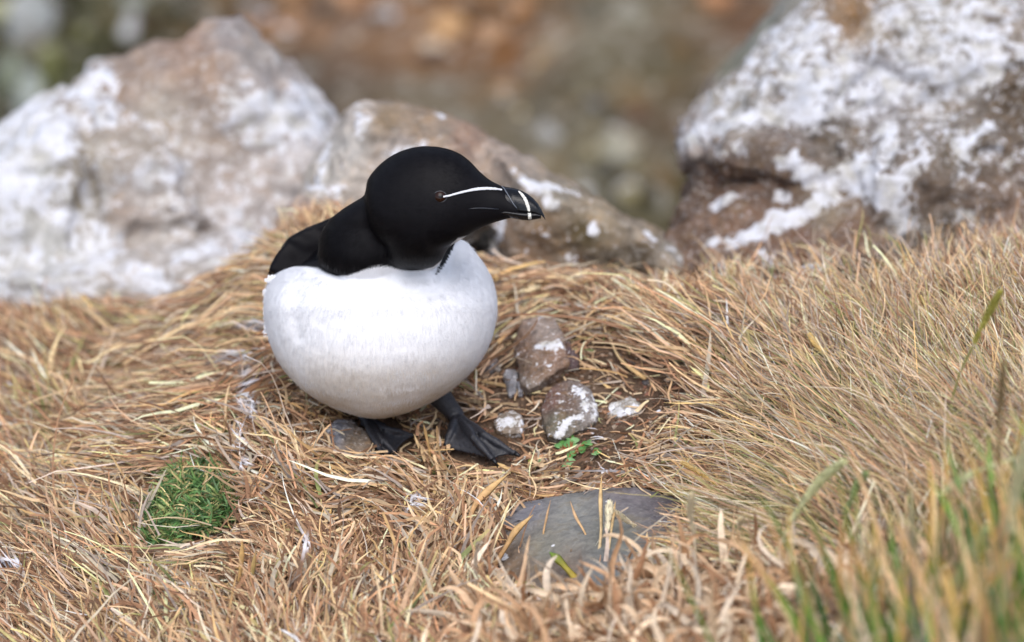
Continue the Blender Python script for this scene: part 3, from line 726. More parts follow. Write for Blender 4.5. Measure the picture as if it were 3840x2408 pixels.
def feather_mat(name, rough, spec, sheen, bs, stretch=(30, 30, 14)):
    m, nt, b = new_mat(name, rough, spec)
    a = N(nt, "ShaderNodeAttribute", attribute_name="tint")
    tc = N(nt, "ShaderNodeTexCoord"); mp = N(nt, "ShaderNodeMapping"); mp.inputs["Scale"].default_value = stretch
    nt.links.new(tc.outputs["Object"], mp.inputs["Vector"])
    n = noise_n(nt, 14, 5, 0.65, mp.outputs[0], 0.4)
    r = ramp(nt, n.outputs[0], [(0.3, (0.965, 0.96, 0.95)), (0.6, (1.01,) * 3)])
    nt.links.new(mixc(nt, 1.0, a.outputs["Color"], r.outputs[0], 'MULTIPLY'), b.inputs["Base Color"])
    b.inputs["Sheen Weight"].default_value = sheen; b.inputs["Sheen Roughness"].default_value = 0.4
    bump(nt, b, n.outputs[0], bs, 0.0006)
    return m
M_PLUM = feather_mat("plumage", 0.55, 0.11, 0.0, 0.16)
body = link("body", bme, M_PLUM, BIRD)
bvh = BVHTree.FromPolygons([Vector(v) for v in BV], [tuple(p.vertices) for p in bme.polygons])
def on_body(px, py):
    h_ = bvh.ray_cast(Vector(CAM), Vector(P(px, py, 1.0) - CAM).normalized())
    return np.array(h_[0]), np.array(h_[1])

# fine feather barbs over the whole plumage
def barbs(n, seed, pick, length, width, lift, colfn, name, tilt_dir=None):
    r = np.random.default_rng(seed)
    bme.calc_loop_triangles()
    T_ = np.empty(len(bme.loop_triangles) * 3, dtype=np.int32); bme.loop_triangles.foreach_get("vertices", T_); T_ = T_.reshape(-1, 3)
    A_, B_, C_ = BV[T_[:, 0]], BV[T_[:, 1]], BV[T_[:, 2]]
    ar = np.linalg.norm(np.cross(B_ - A_, C_ - A_), axis=1); nz = proj((A_ + B_ + C_) / 3)
    sel = pick((A_ + B_ + C_) / 3, BN[T_[:, 0]], nz)
    ar = ar * sel
    f = r.choice(len(T_), n, p=ar / ar.sum())
    u = r.random((n, 2)); sw = u.sum(1) > 1; u[sw] = 1 - u[sw]
    p = A_[f] + (B_ - A_)[f] * u[:, :1] + (C_ - A_)[f] * u[:, 1:]
    nn = BN[T_[f, 0]]
    x, y, d = proj(p)
    # feather lie: from the bill back over the head, down neck and breast
    hd = P(1900, 760, 2.49); flow = p - hd
    w = np.clip((y - 860) / 120, 0, 1)[:, None]
    down = (-UP * 1.0 + FW * 0.25)[None] + (x[:, None] - 1430) / 430 * RT[None] * 0.35
    fl = flow / np.linalg.norm(flow, axis=1, keepdims=True) * (1 - w) + down * w
    fl = fl + r.normal(0, 0.16, (n, 3))
    fl -= nn * (fl * nn).sum(1, keepdims=True); fl /= np.linalg.norm(fl, axis=1, keepdims=True) + 1e-9
    L = length * r.uniform(.6, 1.3, n); wd = width * r.uniform(.6, 1.3, n)
    bc_ = colfn(p, nn, y, x, r); isb = bc_[:, 0] < .2
    db = np.interp(x, bnd[:, 0], bnd[:, 1]) - y
    L = np.where(isb & (db < 60), np.minimum(L, (np.clip(db, 0, 99) + r.uniform(4, 13, n)) * K * 2.5), L)
    wd = np.where(in_poly(x, y, sliver), 0, wd)
    side = np.cross(fl, nn)
    pts = []
    for t, q in ((0, 1.0), (0.55, 0.8), (1.0, 0.05)):
        c_ = p + fl * (L * t)[:, None] + nn * (L * lift * (t ** 1.3))[:, None] - nn * 0.0002
        pts.append(c_ - side * (wd * q / 2)[:, None]); pts.append(c_ + side * (wd * q / 2)[:, None])
    V_ = np.stack(pts, 1).reshape(-1, 3)
    b0 = np.arange(n) * 6
    F_ = np.concatenate([np.stack([b0, b0 + 1, b0 + 3, b0 + 2], -1), np.stack([b0 + 2, b0 + 3, b0 + 5, b0 + 4], -1)])
    c = bc_
    me = mesh_np(name, V_, F_, True, np.repeat(c, 6, 0))
    nrep = nn * 1.0 + r.normal(0, .045, nn.shape); nrep /= np.linalg.norm(nrep, axis=1, keepdims=True)
    me.normals_split_custom_set_from_vertices(np.repeat(nrep, 6, 0).tolist())   # barbs shade like the surface they lie on
    o = link(name, me, M_BARB, BIRD)
    o['kind'] = 'stuff'
    return o
M_BARB = tinted_mat("barb", 0.5, 0.11, 0.15, 0.03, 300)
def bcol(p, nn, y, x, r):
    w = plum(p, nn, r.normal(0, 1.5, len(p)))
    w = (w > r.uniform(.3, .7, len(p))).astype(float)
    dz = np.clip((y - 1270) / 230, 0, 1) * np.clip(.6 + .6 * vnoise(p * np.array([1, 1, 2.0]), 36, 9, 3) + r.normal(0, .1, len(p)), 0, 1)  # barbs carry the same tan dirt and painted underside shade
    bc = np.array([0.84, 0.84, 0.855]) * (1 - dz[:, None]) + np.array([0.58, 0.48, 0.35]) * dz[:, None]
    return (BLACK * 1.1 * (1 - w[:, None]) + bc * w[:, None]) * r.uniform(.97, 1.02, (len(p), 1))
face = lambda p: np.clip(1.0 - 0.97 * (p[2] > 2.62), 0, 1)
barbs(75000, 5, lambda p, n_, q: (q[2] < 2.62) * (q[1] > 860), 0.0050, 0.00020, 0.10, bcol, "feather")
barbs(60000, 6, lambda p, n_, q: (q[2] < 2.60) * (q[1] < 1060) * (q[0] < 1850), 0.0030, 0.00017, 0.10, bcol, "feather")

# eye
ep, en = on_body(1650, 738)
eye_r = 0.0041
ec = ep - FW * -0.0 + FW * (eye_r * 0.74)
M_EYE, nt, b = new_mat("eyeball", 0.12, 0.25)
tc = N(nt, "ShaderNodeTexCoord")
vm = N(nt, "ShaderNodeVectorMath", operation='DISTANCE')
nt.links.new(tc.outputs["Object"], vm.inputs[0])
look = ec - FW * eye_r * 0.97 + RT * 0.0004 + UP * 0.0004
vm.inputs[1].default_value = tuple(look)
nt.links.new(ramp(nt, math_n(nt, 'MULTIPLY', vm.outputs["Value"], 200.0), [(0.20, (0.002, 0.002, 0.002)), (0.26, (0.022, 0.009, 0.005)), (0.66, (0.016, 0.006, 0.003)), (0.86, (0.010, 0.006, 0.005))]).outputs[0], b.inputs["Base Color"])
def sphere_bm(bm, c, r, seg=24, scale=(1, 1, 1)):
    m4 = Matrix.Translation(Vector(c)) @ Matrix.Diagonal((*scale, 1))
    bmesh.ops.create_uvsphere(bm, u_segments=seg, v_segments=seg // 2, radius=r, matrix=m4)
def shift(me):   # mesh coordinates relative to the bird
    return me
bm = bmesh.new(); sphere_bm(bm, ec, eye_r, 28)
eye = link("eye", bm_mesh("eye", bm), M_EYE, BIRD)
def simple_mat(name, c, rough, spec=0.5, coat=0.0, bumpd=0, bscale=200):
    m, nt, b = new_mat(name, rough, spec); b.inputs["Base Color"].default_value = (*c, 1); b.inputs["Coat Weight"].default_value = coat
    if bumpd:
        tc = N(nt, "ShaderNodeTexCoord"); n = noise_n(nt, bscale, 5, .6, tc.outputs["Object"])
        bump(nt, b, n.outputs[0], 0.8, bumpd)
        nt.links.new(ramp(nt, n.outputs[0], [(0.3, tuple(x * .6 for x in c)), (0.7, tuple(x * 1.5 for x in c))]).outputs[0], b.inputs["Base Color"])
    return m
M_LID = simple_mat("eyelid_skin", (0.012, 0.014, 0.02), 0.3, 0.5)
M_BILLB = simple_mat("bill_horn", (0.005, 0.005, 0.006), 0.22, 0.3, 0.0, 0.0003, 350)
M_SKIN = simple_mat("web_skin", (0.016, 0.016, 0.020), 0.5, 0.5, 0.0, 0.0006, 500)
M_BAND = simple_mat("white_band", (0.62, 0.60, 0.54), 0.5, 0.3, 0.0, 0.0002, 900)
M_LORE = simple_mat("lore_feather", (0.8, 0.8, 0.82), 0.8, 0.1)
bm = bmesh.new()
pts = []
for a in np.linspace(0, 2 * math.pi, 29):
    q = ec - FW * eye_r * 0.60 + RT * math.cos(a) * eye_r * .90 + UP * math.sin(a) * eye_r * 0.74
    pts.append(q)
tube_bm(bm, pts, [0.00042] * len(pts), 8)
link("eyelid", bm_mesh("eyelid", bm), M_LID, eye)
bpy.data.objects["eyelid"].matrix_parent_inverse = Matrix.Identity(4)
# the eye on the far side of the head
bm = bmesh.new(); sphere_bm(bm, ec + FW * 0.043, eye_r * 0.9, 20)
link("eye", bm_mesh("eye", bm), M_EYE, BIRD)

# white line of tiny feathers from eye to bill
line = [(1668, 737, 2.5), (1690, 733, 3), (1715, 726, 3.5), (1745, 718, 5), (1775, 712, 6.2), (1805, 709, 7), (1835, 709, 7), (1860, 711, 6), (1880, 714, 3)]
lx = np.array([l[0] for l in line]); ly = np.array([l[1] for l in line]); lw = np.array([l[2] for l in line])
r = np.random.default_rng(9); Vs = []; Fs = []
for i in range(900):
    x = r.uniform(1666, 1882); w = np.interp(x, lx, lw); y = np.interp(x, lx, ly) + r.uniform(-.5, .5) * w
    p, nn = on_body(x, y); q, _ = on_body(min(max(x - r.uniform(8, 14), 1662), 1880), y + r.uniform(-1.8, 1.8) + (1.5 if x < 1780 else 0))
    f = q - p; f = f / (np.linalg.norm(f) + 1e-9); s = np.cross(f, nn) * 0.00028
    p = p + nn * 0.0005; q = q + nn * 0.0010
    m = len(Vs); Vs += [p - s, p + s, q + s * .2, q - s * .2]; Fs.append((m, m + 1, m + 2, m + 3))
o = link("lore_stripe", mesh_np("lore_stripe", np.array(Vs), np.array(Fs)), M_LORE, BIRD); o['kind'] = 'stuff'

# bill
def bill_w(px): return np.interp(px, [1870, 1900, 1940, 1980, 2010, 2030, 2046], [.0078, .0072, .0058, .0046, .0034, .0022, .0008])
top_c = np.array([(1862, 690), (1880, 697), (1900, 701), (1920, 704), (1940, 709), (1960, 717), (1980, 728), (2000, 744), (2018, 764), (2032, 788), (2041, 808), (2046, 826)])
gape = np.array([(1862, 784), (1900, 787), (1930, 791), (1960, 795), (1985, 796), (2010, 799), (2028, 806), (2040, 818), (2046, 828)])
low_c = np.array([(1862, 815), (1900, 815), (1930, 821), (1960, 826), (1985, 827), (2005, 824), (2020, 821), (2030, 820)])
xs = np.concatenate([np.linspace(1864, 2034, 60), np.linspace(2036, 2045, 6)])
def groove(x, y):
    """raised plates and grooves across the bill"""
    g_ = 0
    for gx_, k_ in ((1920, .00025), (1962, .0004), (2008, .0003)):
        c_ = gx_ + (y - 750) * 0.35 + 8 * math.sin((y - 700) / 60)
        g_ -= k_ * math.exp(-((x - c_) / 3.5) ** 2)
    return g_
bm = bmesh.new(); rows = []
for x in xs:
    t_, b_ = np.interp(x, top_c[:, 0], top_c[:, 1]), np.interp(x, gape[:, 0], gape[:, 1]); w = bill_w(x)
    row = []
    for side in (1, -1):
        ss = np.linspace(0, 1, 14) if side == 1 else np.linspace(1, 0, 14)[1:-1]
        for s in ss:   # 0 = culmen, 1 = cutting edge
            y = t_ + (b_ - t_) * s
            prof_ = (math.sin(min(1, s * 1.7 + .02) * math.pi / 2) ** .75) * (1 - .12 * max(0, s - .7) / .3)
            row.append(P(x, y, head_d(x) - side * (w * prof_ + groove(x, y) * prof_)))
    rows.append(row)
rings_bm(bm, rows)
bill = link("bill", bm_mesh("bill", bm), M_BILLB, BIRD)
bm = bmesh.new(); rows = []
for x in np.linspace(1864, 2029, 40):
    t_, b_ = np.interp(x, gape[:, 0], gape[:, 1]) - 4.0, np.interp(x, low_c[:, 0], low_c[:, 1]); w = bill_w(x) * .97
    if b_ - t_ < 2: b_ = t_ + 2
    a = np.linspace(0, 2 * math.pi, 24, endpoint=False)
    row = [P(x, (t_ + b_) / 2 - (b_ - t_) / 2 * math.sin(q), head_d(x) - w * np.sign(math.cos(q)) * abs(math.cos(q)) ** .8 * (1 if math.sin(q) > 0 else 1 - .35 * abs(math.sin(q)))) for q in a]
    rows.append(row)
rings_bm(bm, rows)
lowb = link("lower_bill", bm_mesh("lower_bill", bm), M_BILLB, BIRD)
# white bands and the pale rim at the base, raised a hair off the horn
def band(name, cl, widths, mat, parent, side=1, lower=False, off=0.00022):
    V_, F_ = [], []
    cl = np.array(cl, float); n_ = 24
    tt = np.linspace(0, 1, n_); cx = np.interp(tt, np.linspace(0, 1, len(cl)), cl[:, 0]); cy = np.interp(tt, np.linspace(0, 1, len(cl)), cl[:, 1]); ww = np.interp(tt, np.linspace(0, 1, len(widths)), widths)
    rb = random.Random(4)
    def surf(x, y):
        if lower:
            t_, b_ = np.interp(x, gape[:, 0], gape[:, 1]) - 2.0, np.interp(x, low_c[:, 0], low_c[:, 1]); w = bill_w(x) * .95
            q = math.asin(max(-1, min(1, ((t_ + b_) / 2 - y) / ((b_ - t_) / 2)))); pr_ = abs(math.cos(q)) ** .8 * (1 if math.sin(q) > 0 else 1 - .35 * abs(math.sin(q)))
        else:
            t_, b_ = np.interp(x, top_c[:, 0], top_c[:, 1]), np.interp(x, gape[:, 0], gape[:, 1]); w = bill_w(x); s = min(1, max(0, (y - t_) / (b_ - t_)))
            pr_ = (math.sin(min(1, s * 1.7 + .02) * math.pi / 2) ** .75) * (1 - .12 * max(0, s - .7) / .3)
        return P(x, y, head_d(x) - side * (w * pr_ + off))
    for x, y, w in zip(cx, cy, ww):
        j1, j2 = rb.uniform(-.6, .6), rb.uniform(-.6, .6)
        for k_ in range(5):
            V_.append(surf(x - w / 2 + w * k_ / 4 + (j1 if k_ == 0 else j2 if k_ == 4 else 0), y))
    for i in range(n_ - 1):
        for k_ in range(4):
            m = i * 5 + k_; F_.append((m, m + 1, m + 6, m + 5))
    me = mesh_np(name, np.array(V_), np.array(F_)); me = evaluated(me, [("SOLIDIFY", dict(thickness=0.0003, offset=-1))]); me.name = name
    o = link(name, me, mat, parent); o.matrix_parent_inverse = Matrix.Identity(4)
    return o
for sd_ in (1, -1):
    band("bill_band", [(1946, 718), (1957, 730), (1966, 742), (1973, 756), (1978, 770), (1982, 782), (1984, 793)], [6, 12, 13, 13, 13, 12, 8], M_BAND, bill, sd_)
    band("bill_band", [(1985, 800), (1986, 810), (1987, 821)], [11, 13, 12], M_BAND, lowb, sd_, True)
    band("bill_rim", [(1882, 699), (1893, 712), (1904, 730), (1915, 748), (1926, 766), (1938, 780)], [3.5, 4, 3.5, 3, 4, 3], simple_mat("rim", (0.12, 0.13, 0.15), .3), bill, sd_, off=0.0005)
# gape line
bm = bmesh.new()
pts = [on_body(x, y)[0] - FW * 0.0001 for x, y in [(1758, 783), (1785, 781), (1815, 781), (1845, 783), (1870, 785)]] 
tube_bm(bm, pts, [.0001, .00035, .0004, .00035, .0003], 8)
link("gape_edge", bm_mesh("gape_edge", bm), M_LID, BIRD)

# wings and tail
def feathered_hull(name, pts, mat, sub=0.0012, seed=0):
    bm = bmesh.new(); hull_bm(bm, pts)
    me = bm_mesh("tmp", bm); me = evaluated(me, [("REMESH", dict(mode='VOXEL', voxel_size=0.0016, use_smooth_shade=True)), ("SMOOTH", dict(iterations=8, factor=0.5))])
    me.name = name
    v = coords(me); nn = normals(me); v += nn * (0.0006 * np.sin(vnoise(v, 40, seed, 2) * 9))[:, None]
    me.vertices.foreach_set("co", v.astype(np.float32).ravel()); me.update()
    set_color(me, np.tile(BLACK * 1.15, (len(me.vertices), 1)))
    return link(name, me, mat, BIRD)
wl = [(1290, 800), (1205, 842), (1150, 858), (1085, 893), (1052, 930), (1042, 965), (1020, 995), (1008, 1014), (1050, 1036), (1120, 1024), (1205, 1022), (1290, 980)]
feathered_hull("wing", [P(x, y, d) for x, y in wl for d in (2.592, 2.625)] + [P(1230, 980, 2.67), P(1300, 1130, 2.72), P(1340, 1200, 2.74), P(1290, 1190, 2.73)], M_PLUM, seed=1)
wr = [(1690, 886), (1722, 896), (1742, 912), (1750, 935), (1740, 960), (1690, 960)]
feathered_hull("wing", [P(x, y, d) for x, y in wr for d in (2.60, 2.625)] + [P(1620, 1000, 2.67), P(1560, 1130, 2.72), P(1520, 1200, 2.74), P(1570, 1190, 2.73)], M_PLUM, seed=2)
feathered_hull("tail", [P(x, y, d) for x, y, d in [(1370, 1190, 2.69), (1490, 1190, 2.69), (1380, 1290, 2.70), (1480, 1290, 2.70), (1400, 1300, 2.745), (1460, 1300, 2.745), (1395, 1270, 2.75), (1465, 1270, 2.75)]], M_PLUM, seed=3)
# ragged scapular feather tips along the wing edge
def quill(a, b_, w, lift=0.0):
    a = np.array(a); b_ = np.array(b_); f = b_ - a; s = np.cross(f, FW); s = s / np.linalg.norm(s) * w
    return a, b_, s
r = np.random.default_rng(13); Vs = []; Fs = []
ol = np.array([(1150, 858), (1085, 893), (1052, 930), (1042, 965), (1020, 995), (1008, 1014), (1030, 1030), (1070, 1034)], float)
for i in range(150):
    t = r.uniform(0, len(ol) - 1.001); k_ = int(t); q = ol[k_] + (ol[k_ + 1] - ol[k_]) * (t - k_)
    inn = np.array([1110, 960]) ; dv = q - inn; dv /= np.linalg.norm(dv)
    d_ = r.uniform(2.595, 2.62); fl = dv * .35 + np.array([-.45, .75]); fl /= np.linalg.norm(fl)
    a = q - dv * r.uniform(8, 22) - fl * 14; e = a + fl * r.uniform(26, 40)
    A_ = P(*a, d_); E_ = P(*e, d_); s = np.cross(E_ - A_, FW); s = s / np.linalg.norm(s) * r.uniform(.0005, .0010)
    M2 = (A_ + E_) / 2
    m = len(Vs); Vs += [A_ - s, A_ + s, M2 + s * 1.1, M2 - s * 1.1, E_ + s * .2, E_ - s * .2]; Fs += [(m, m + 1, m + 2, m + 3), (m + 3, m + 2, m + 4, m + 5)]
wo = bpy.data.objects["wing"]
o = link("feather_tip", mesh_np("feather_tip", np.array(Vs), np.array(Fs), True, np.tile(BLACK * 1.2, (len(Vs), 1))), M_BARB, BIRD); o['kind'] = 'stuff'
# little white flank tuft sticking out on the left
Vs = []; Fs = []
for i in range(260):
    x, y = r.uniform(1005, 1070), r.uniform(1030, 1075)
    big = i < 120
    a = np.array((x, y)); e = (np.array([r.uniform(990, 1012), r.uniform(1044, 1056)]) if big else a + np.array([r.uniform(-22, -8), r.uniform(6, 20)]))
    if not big: a = np.array([r.uniform(992, 1012), r.uniform(1080, 1260)]); e = a + np.array([r.uniform(-12, -3), r.uniform(6, 16)])
    A_ = P(*a, 2.565); E_ = P(*e, 2.562); s = np.cross(E_ - A_, FW); s = s / np.linalg.norm(s) * .0003
    m = len(Vs); Vs += [A_ - s, A_ + s, E_ + s * .2, E_ - s * .2]; Fs.append((m, m + 1, m + 2, m + 3))
o = link("flank_tuft", mesh_np("flank_tuft", np.array(Vs), np.array(Fs), True, np.tile(WHITE, (len(Vs), 1))), M_BARB, BIRD); o['kind'] = 'stuff'

# legs and webbed feet
def foot(hip, ankle, toes, hind, web_drop, label):
    """toes: list of 3 photo-pixel polylines on the ground"""
    gp = [[G(*q) for q in t] for t in toes]
    lift = 0.0080
    an = G(*ankle); an = an + (CAM - an) / np.linalg.norm(CAM - an) * .026
    bm = bmesh.new()
    hp_ = P(*hip)
    mid = (hp_ + an) / 2
    tube_bm(bm, [hp_, hp_ * .6 + an * .4, an * .85 + hp_ * .15, an, an - np.array([0, 0, .003])], [.0085, .0068, .0052, .0050, .0042], 14)
    lines = []
    for t in gp:
        pts = [an] + [q + (CAM - q) / np.linalg.norm(CAM - q) * (lift + (.006 if i == 0 else 0)) / .52 for i, q in enumerate(t)]
        lines.append(pts)
        n_ = len(pts); rad = list(np.linspace(.0036, .0019, n_))
        # dense polyline with knuckles
        dp, dr = [], []
        for i in range(n_ - 1):
            for s in np.linspace(0, 1, 7)[:-1]:
                dp.append(pts[i] * (1 - s) + pts[i + 1] * s); k_ = (i + s) / (n_ - 1)
                dr.append(.0031 * (1 - k_) + .0016 * k_ + .0003 * math.cos(k_ * 18))
        dp.append(pts[-1]); dr.append(.0018)
        tube_bm(bm, dp, dr, 10)
    # web
    for l1, l2 in ((lines[0], lines[1]), (lines[1], lines[2])):
        nU, nT = 14, 10
        top_, bot_ = [], []
        def at_(l, t):
            f_ = t * (len(l) - 1); i = min(int(f_), len(l) - 2); return l[i] * (1 - f_ + i) + l[i + 1] * (f_ - i)
        grid = []
        for i in range(nU + 1):
            t = i / nU; row = []
            for j in range(nT + 1):
                s = j / nT
                tt = t * (1 - 0.11 * math.sin(math.pi * s)) 
                p_ = at_(l1, tt) * (1 - s) + at_(l2, tt) * s
                p_ = p_ - np.array([0, 0, .0022 * math.sin(math.pi * s) * t]) + np.array([0, 0, .0005 * math.sin(t * 17 + s * 5)])
                row.append(p_)
            grid.append(row)
        vs1 = [[bm.verts.new(Vector(p_)) for p_ in row] for row in grid]
        vs2 = [[bm.verts.new(Vector(p_ - np.array([0, 0, .0014]))) for p_ in row] for row in grid]
        for i in range(nU):
            for j in range(nT):
                bm.faces.new((vs1[i][j], vs1[i][j + 1], vs1[i + 1][j + 1], vs1[i + 1][j])); bm.faces.new((vs2[i][j], vs2[i + 1][j], vs2[i + 1][j + 1], vs2[i][j + 1]))
        for i in range(nU):
            for j in (0, nT):
                bm.faces.new((vs1[i][j], vs1[i + 1][j], vs2[i + 1][j], vs2[i][j]))
        for j in range(nT):
            for i in (0, nU):
                bm.faces.new((vs1[i][j], vs1[i][j + 1], vs2[i][j + 1], vs2[i][j]))
    me = bm_mesh("foot", bm)
    me = evaluated(me, [("REMESH", dict(mode='VOXEL', voxel_size=0.0007, use_smooth_shade=True)), ("SMOOTH", dict(iterations=2, factor=0.5))])
    me.name = "foot"
    f = link("foot", me, M_SKIN, BIRD)
    for l in lines:
        e = l[-1]; d_ = l[-1] - l[-2]; d_ = d_ / np.linalg.norm(d_)
        bm = bmesh.new(); tube_bm(bm, [e - d_ * .001, e + d_ * .0022 + np.array([0, 0, .0003]), e + d_ * .005 - np.array([0, 0, .0018])], [.0015, .0012, .0002], 8)
        c = link("claw", bm_mesh("claw", bm), M_BILLB, f); c.matrix_parent_inverse = Matrix.Identity(4)
    return f
foot((1610, 1440, 2.585), (1712, 1560), [[(1690, 1620), (1670, 1672)], [(1775, 1640), (1848, 1724)], [(1815, 1630), (1932, 1702)]], None, .002, '')
foot((1400, 1510, 2.590), (1372, 1572), [[(1400, 1640), (1432, 1702)], [(1420, 1635), (1484, 1700)], [(1450, 1610), (1546, 1634)]], None, .002, '')

#@@GRASS
# ------------------------------------------------------------------ grass
PAL = {'straw': np.array([srgb(214, 180, 132), srgb(205, 168, 118), srgb(196, 156, 108), srgb(222, 192, 146), srgb(200, 160, 122), srgb(188, 150, 112)]),
       'brown': np.array([srgb(160, 118, 80), srgb(140, 98, 62), srgb(172, 124, 84), srgb(120, 84, 54)]),
       'grey': np.array([srgb(196, 182, 158), srgb(180, 160, 140), srgb(206, 190, 160), srgb(170, 152, 138)]),
       'green': np.array([srgb(120, 130, 60), srgb(98, 118, 50), srgb(140, 142, 76), srgb(84, 104, 52)]),
       'gold': np.array([srgb(224, 180, 110), srgb(216, 168, 96), srgb(228, 190, 130)])}
# photo pixel | azimuth, spread | lift, spread | length mm | width mm | curl | weights straw brown grey green gold | density
for _k in PAL:
    _l = PAL[_k].mean(1, keepdims=True); PAL[_k] = _l + (PAL[_k] - _l) * 0.80
zones = np.array([
    #  px    py    az   azs  li  lis  len  wid  curl  st   br   gy   gn   go   den
    [3500, 1700, 132,  20,  34, 12,  54, 0.70, .5, .40, .12, .30, .24, .08, 1.3],
    [3650, 1350, 118,  22,  50, 14,  40, 0.62, .5, .38, .14, .30, .24, .07, 1.3],
    [3200, 1400, 125,  22,  42, 14,  44, 0.70, .5, .40, .16, .28, .20, .07, 1.3],
    [3100, 1700, 142,  16,  24, 11,  56, 0.70, .5, .42, .12, .28, .20, .08, 1.3],
    [2850, 2000, 162,  16,  14,  9,  56, 0.62, .4, .36, .10, .28, .28, .06, 1.25],
    [2650, 1850, 160,  25,   8,  8,  45, 0.95, .7, .42, .18, .26, .10, .10, 1.0],
    [2700, 1350, 142,  20,  22, 12,  60, 1.3, .6, .44, .22, .22, .08, .10, 1.1],
    [3000, 1200, 118,  26,  46, 16,  42, .9, .6, .42, .18, .30, .10, .06, 1.1],
    [3500, 1060, 102,  26,  60, 14,  36, 0.8, .5, .38, .16, .38, .06, .06, 1.1],
    [2600, 1090, 108,  30,  56, 16,  34, 1.0, .6, .40, .22, .30, .04, .06, 1.0],
    [2250, 1080, 150,  40,  25, 16,  38, 1.3, .7, .42, .28, .22, .02, .10, .85],
    [1980, 1090,  12,  26,   8,  8,  62, 1.6, .6, .40, .28, .12, .02, .20, 1.0],
    [1950, 1200,  20,  30,   6,  8,  45, 1.5, .7, .42, .26, .12, .03, .20, .9],
    [1180,  900, 118,  30,  38, 14,  34, 1.1, .7, .44, .28, .16, .04, .10, 1.2],
    [1000, 1000, 205,  26,   8, 10,  44, 1.3, .7, .40, .30, .18, .04, .12, 1.2],
    [ 850, 1250, 202,  20,   3,  7,  60, 1.4, .7, .34, .38, .16, .05, .10, 1.2],
    [ 800, 1500, 212,  18,   2,  6,  62, 1.5, .7, .34, .42, .14, .05, .08, 1.2],
    [ 500, 1600, 200,  24,   6,  8,  58, 1.5, .7, .38, .32, .18, .06, .08, 1.2],
    [ 200, 1300, 124,  20,  36, 12,  56, 1.5, .6, .34, .42, .12, .07, .05, 1.3],
    [ 200, 1650, 124,  22,  30, 12,  56, 1.5, .6, .36, .28, .20, .11, .05, 1.3],
    [ 100, 1950, 130,  24,  26, 12,  52, 1.5, .6, .40, .24, .24, .08, .06, 1.3],
    [ 250, 2250, 134,  18,  22, 10,  50, 1.25, .5, .40, .28, .24, .05, .06, 1.3],
    [ 450, 1850, 185,  30,   8, 10,  44, 1.3, .8, .44, .24, .20, .04, .10, 1.2],
    [ 750, 2170, 176,  20,   5,  8,  46, 1.4, .7, .42, .26, .20, .03, .12, 1.2],
    [ 560, 2000, 128,  26,  24, 14,  44, 1.4, .7, .40, .26, .22, .06, .08, 1.2],
    [ 600, 2370, 120,  26,  26, 12,  46, 1.4, .6, .42, .28, .20, .03, .10, 1.3],
    [1050, 1780, 128,  24,  16, 12,  46, 1.4, .8, .42, .34, .14, .02, .10, 1.2],
    [1000, 2050, 140,  36,  18, 14,  40, 1.5, .8, .42, .30, .16, .03, .10, 1.2],
    [1150, 2350,  95,  32,  36, 14,  40, 1.6, .6, .42, .30, .18, .04, .12, 1.3],
    [1450, 1850, 186,  26,   5,  8,  44, 1.5, .8, .42, .32, .12, .02, .14, 1.2],
    [1500, 2030, 150,  60,  12, 14,  34, 1.4, .9, .38, .42, .10, .02, .10, .9],
    [1700, 2200,  75,  34,  34, 16,  44, 1.7, .7, .44, .28, .16, .02, .12, 1.3],
    [1300, 1600, 230,  50,   6, 10,  30, 1.4, .9, .42, .34, .12, .02, .12, 1.1],
    [1620, 1650, 120,  80,   8, 12,  26, 1.4, .9, .42, .34, .12, .01, .14, 1.0],
    [1900, 1760, 160,  60,   6, 10,  30, 1.3, .9, .42, .34, .14, .01, .12, 1.0],
    [2150, 1800, 180,  60,   6, 10,  24, 1.4, 1., .46, .28, .18, .01, .10, 1.0],
    [2350, 1700, 150,  60,  10, 12,  28, 1.3, 1., .42, .36, .12, .01, .10, .8],
    [2450, 1400, 145,  30,  12, 10,  46, 1.4, .8, .42, .34, .14, .02, .12, .75],
    [2100, 2330,  95,  50,  36, 18,  34, 2.2, .8, .46, .26, .18, .04, .10, 1.2],
    [2800, 2330, 110,  40,  34, 18,  30, 1.6, .9, .42, .28, .16, .12, .08, .6],
    [3500, 2250, 100,  26,  52, 14,  40, 1.3, .6, .34, .14, .24, .26, .08, .6],
])
zc_px = zones[:, :2]

# places where the soil or a stone shows: photo-pixel ellipses (x, y, rx, ry, share of blades kept)
bare = [(2220, 1430, 320, 165, .02), (2160, 1610, 300, 105, .06), (1900, 1440, 110, 130, .12), (2230, 1740, 200, 60, .2), (1800, 1660, 150, 90, .0), (1880, 1700, 85, 55, .0), (1790, 1650, 130, 75, .02), (1870, 1690, 70, 40, .02), (1700, 1560, 60, 70, .05), (1440, 1640, 80, 70, .02), (1490, 1640, 70, 50, .05), (2030, 1350, 120, 130, .05), (2230, 1400, 160, 110, .16), (2330, 1530, 170, 90, .14), (2000, 1500, 150, 80, .16), (2140, 1545, 120, 110, .04), (1840, 1370, 80, 60, .3), (1910, 1590, 80, 60, .12), (1820, 1480, 90, 60, .25),
        (2200, 1720, 170, 50, .35), (2480, 1780, 100, 60, .35), (1500, 2030, 110, 50, .45), (2100, 2030, 150, 110, .0), (1310, 1660, 90, 45, .06), (1710, 1620, 60, 50, .3), 
        (720, 1880, 150, 90, .06), (790, 1930, 100, 100, .06), (640, 1990, 120, 80, .10), (700, 1960, 130, 90, .06), (2200, 1178, 70, 35, .25), (2060, 1220, 60, 40, .3), (1920, 1445, 45, 50, .1), (2340, 1535, 80, 35, .05),
        (2900, 990, 60, 60, .3), (2110, 1720, 80, 40, .25), (880, 1870, 40, 30, .3), (2010, 2180, 160, 70, .12), (2200, 2220, 150, 50, .3)]
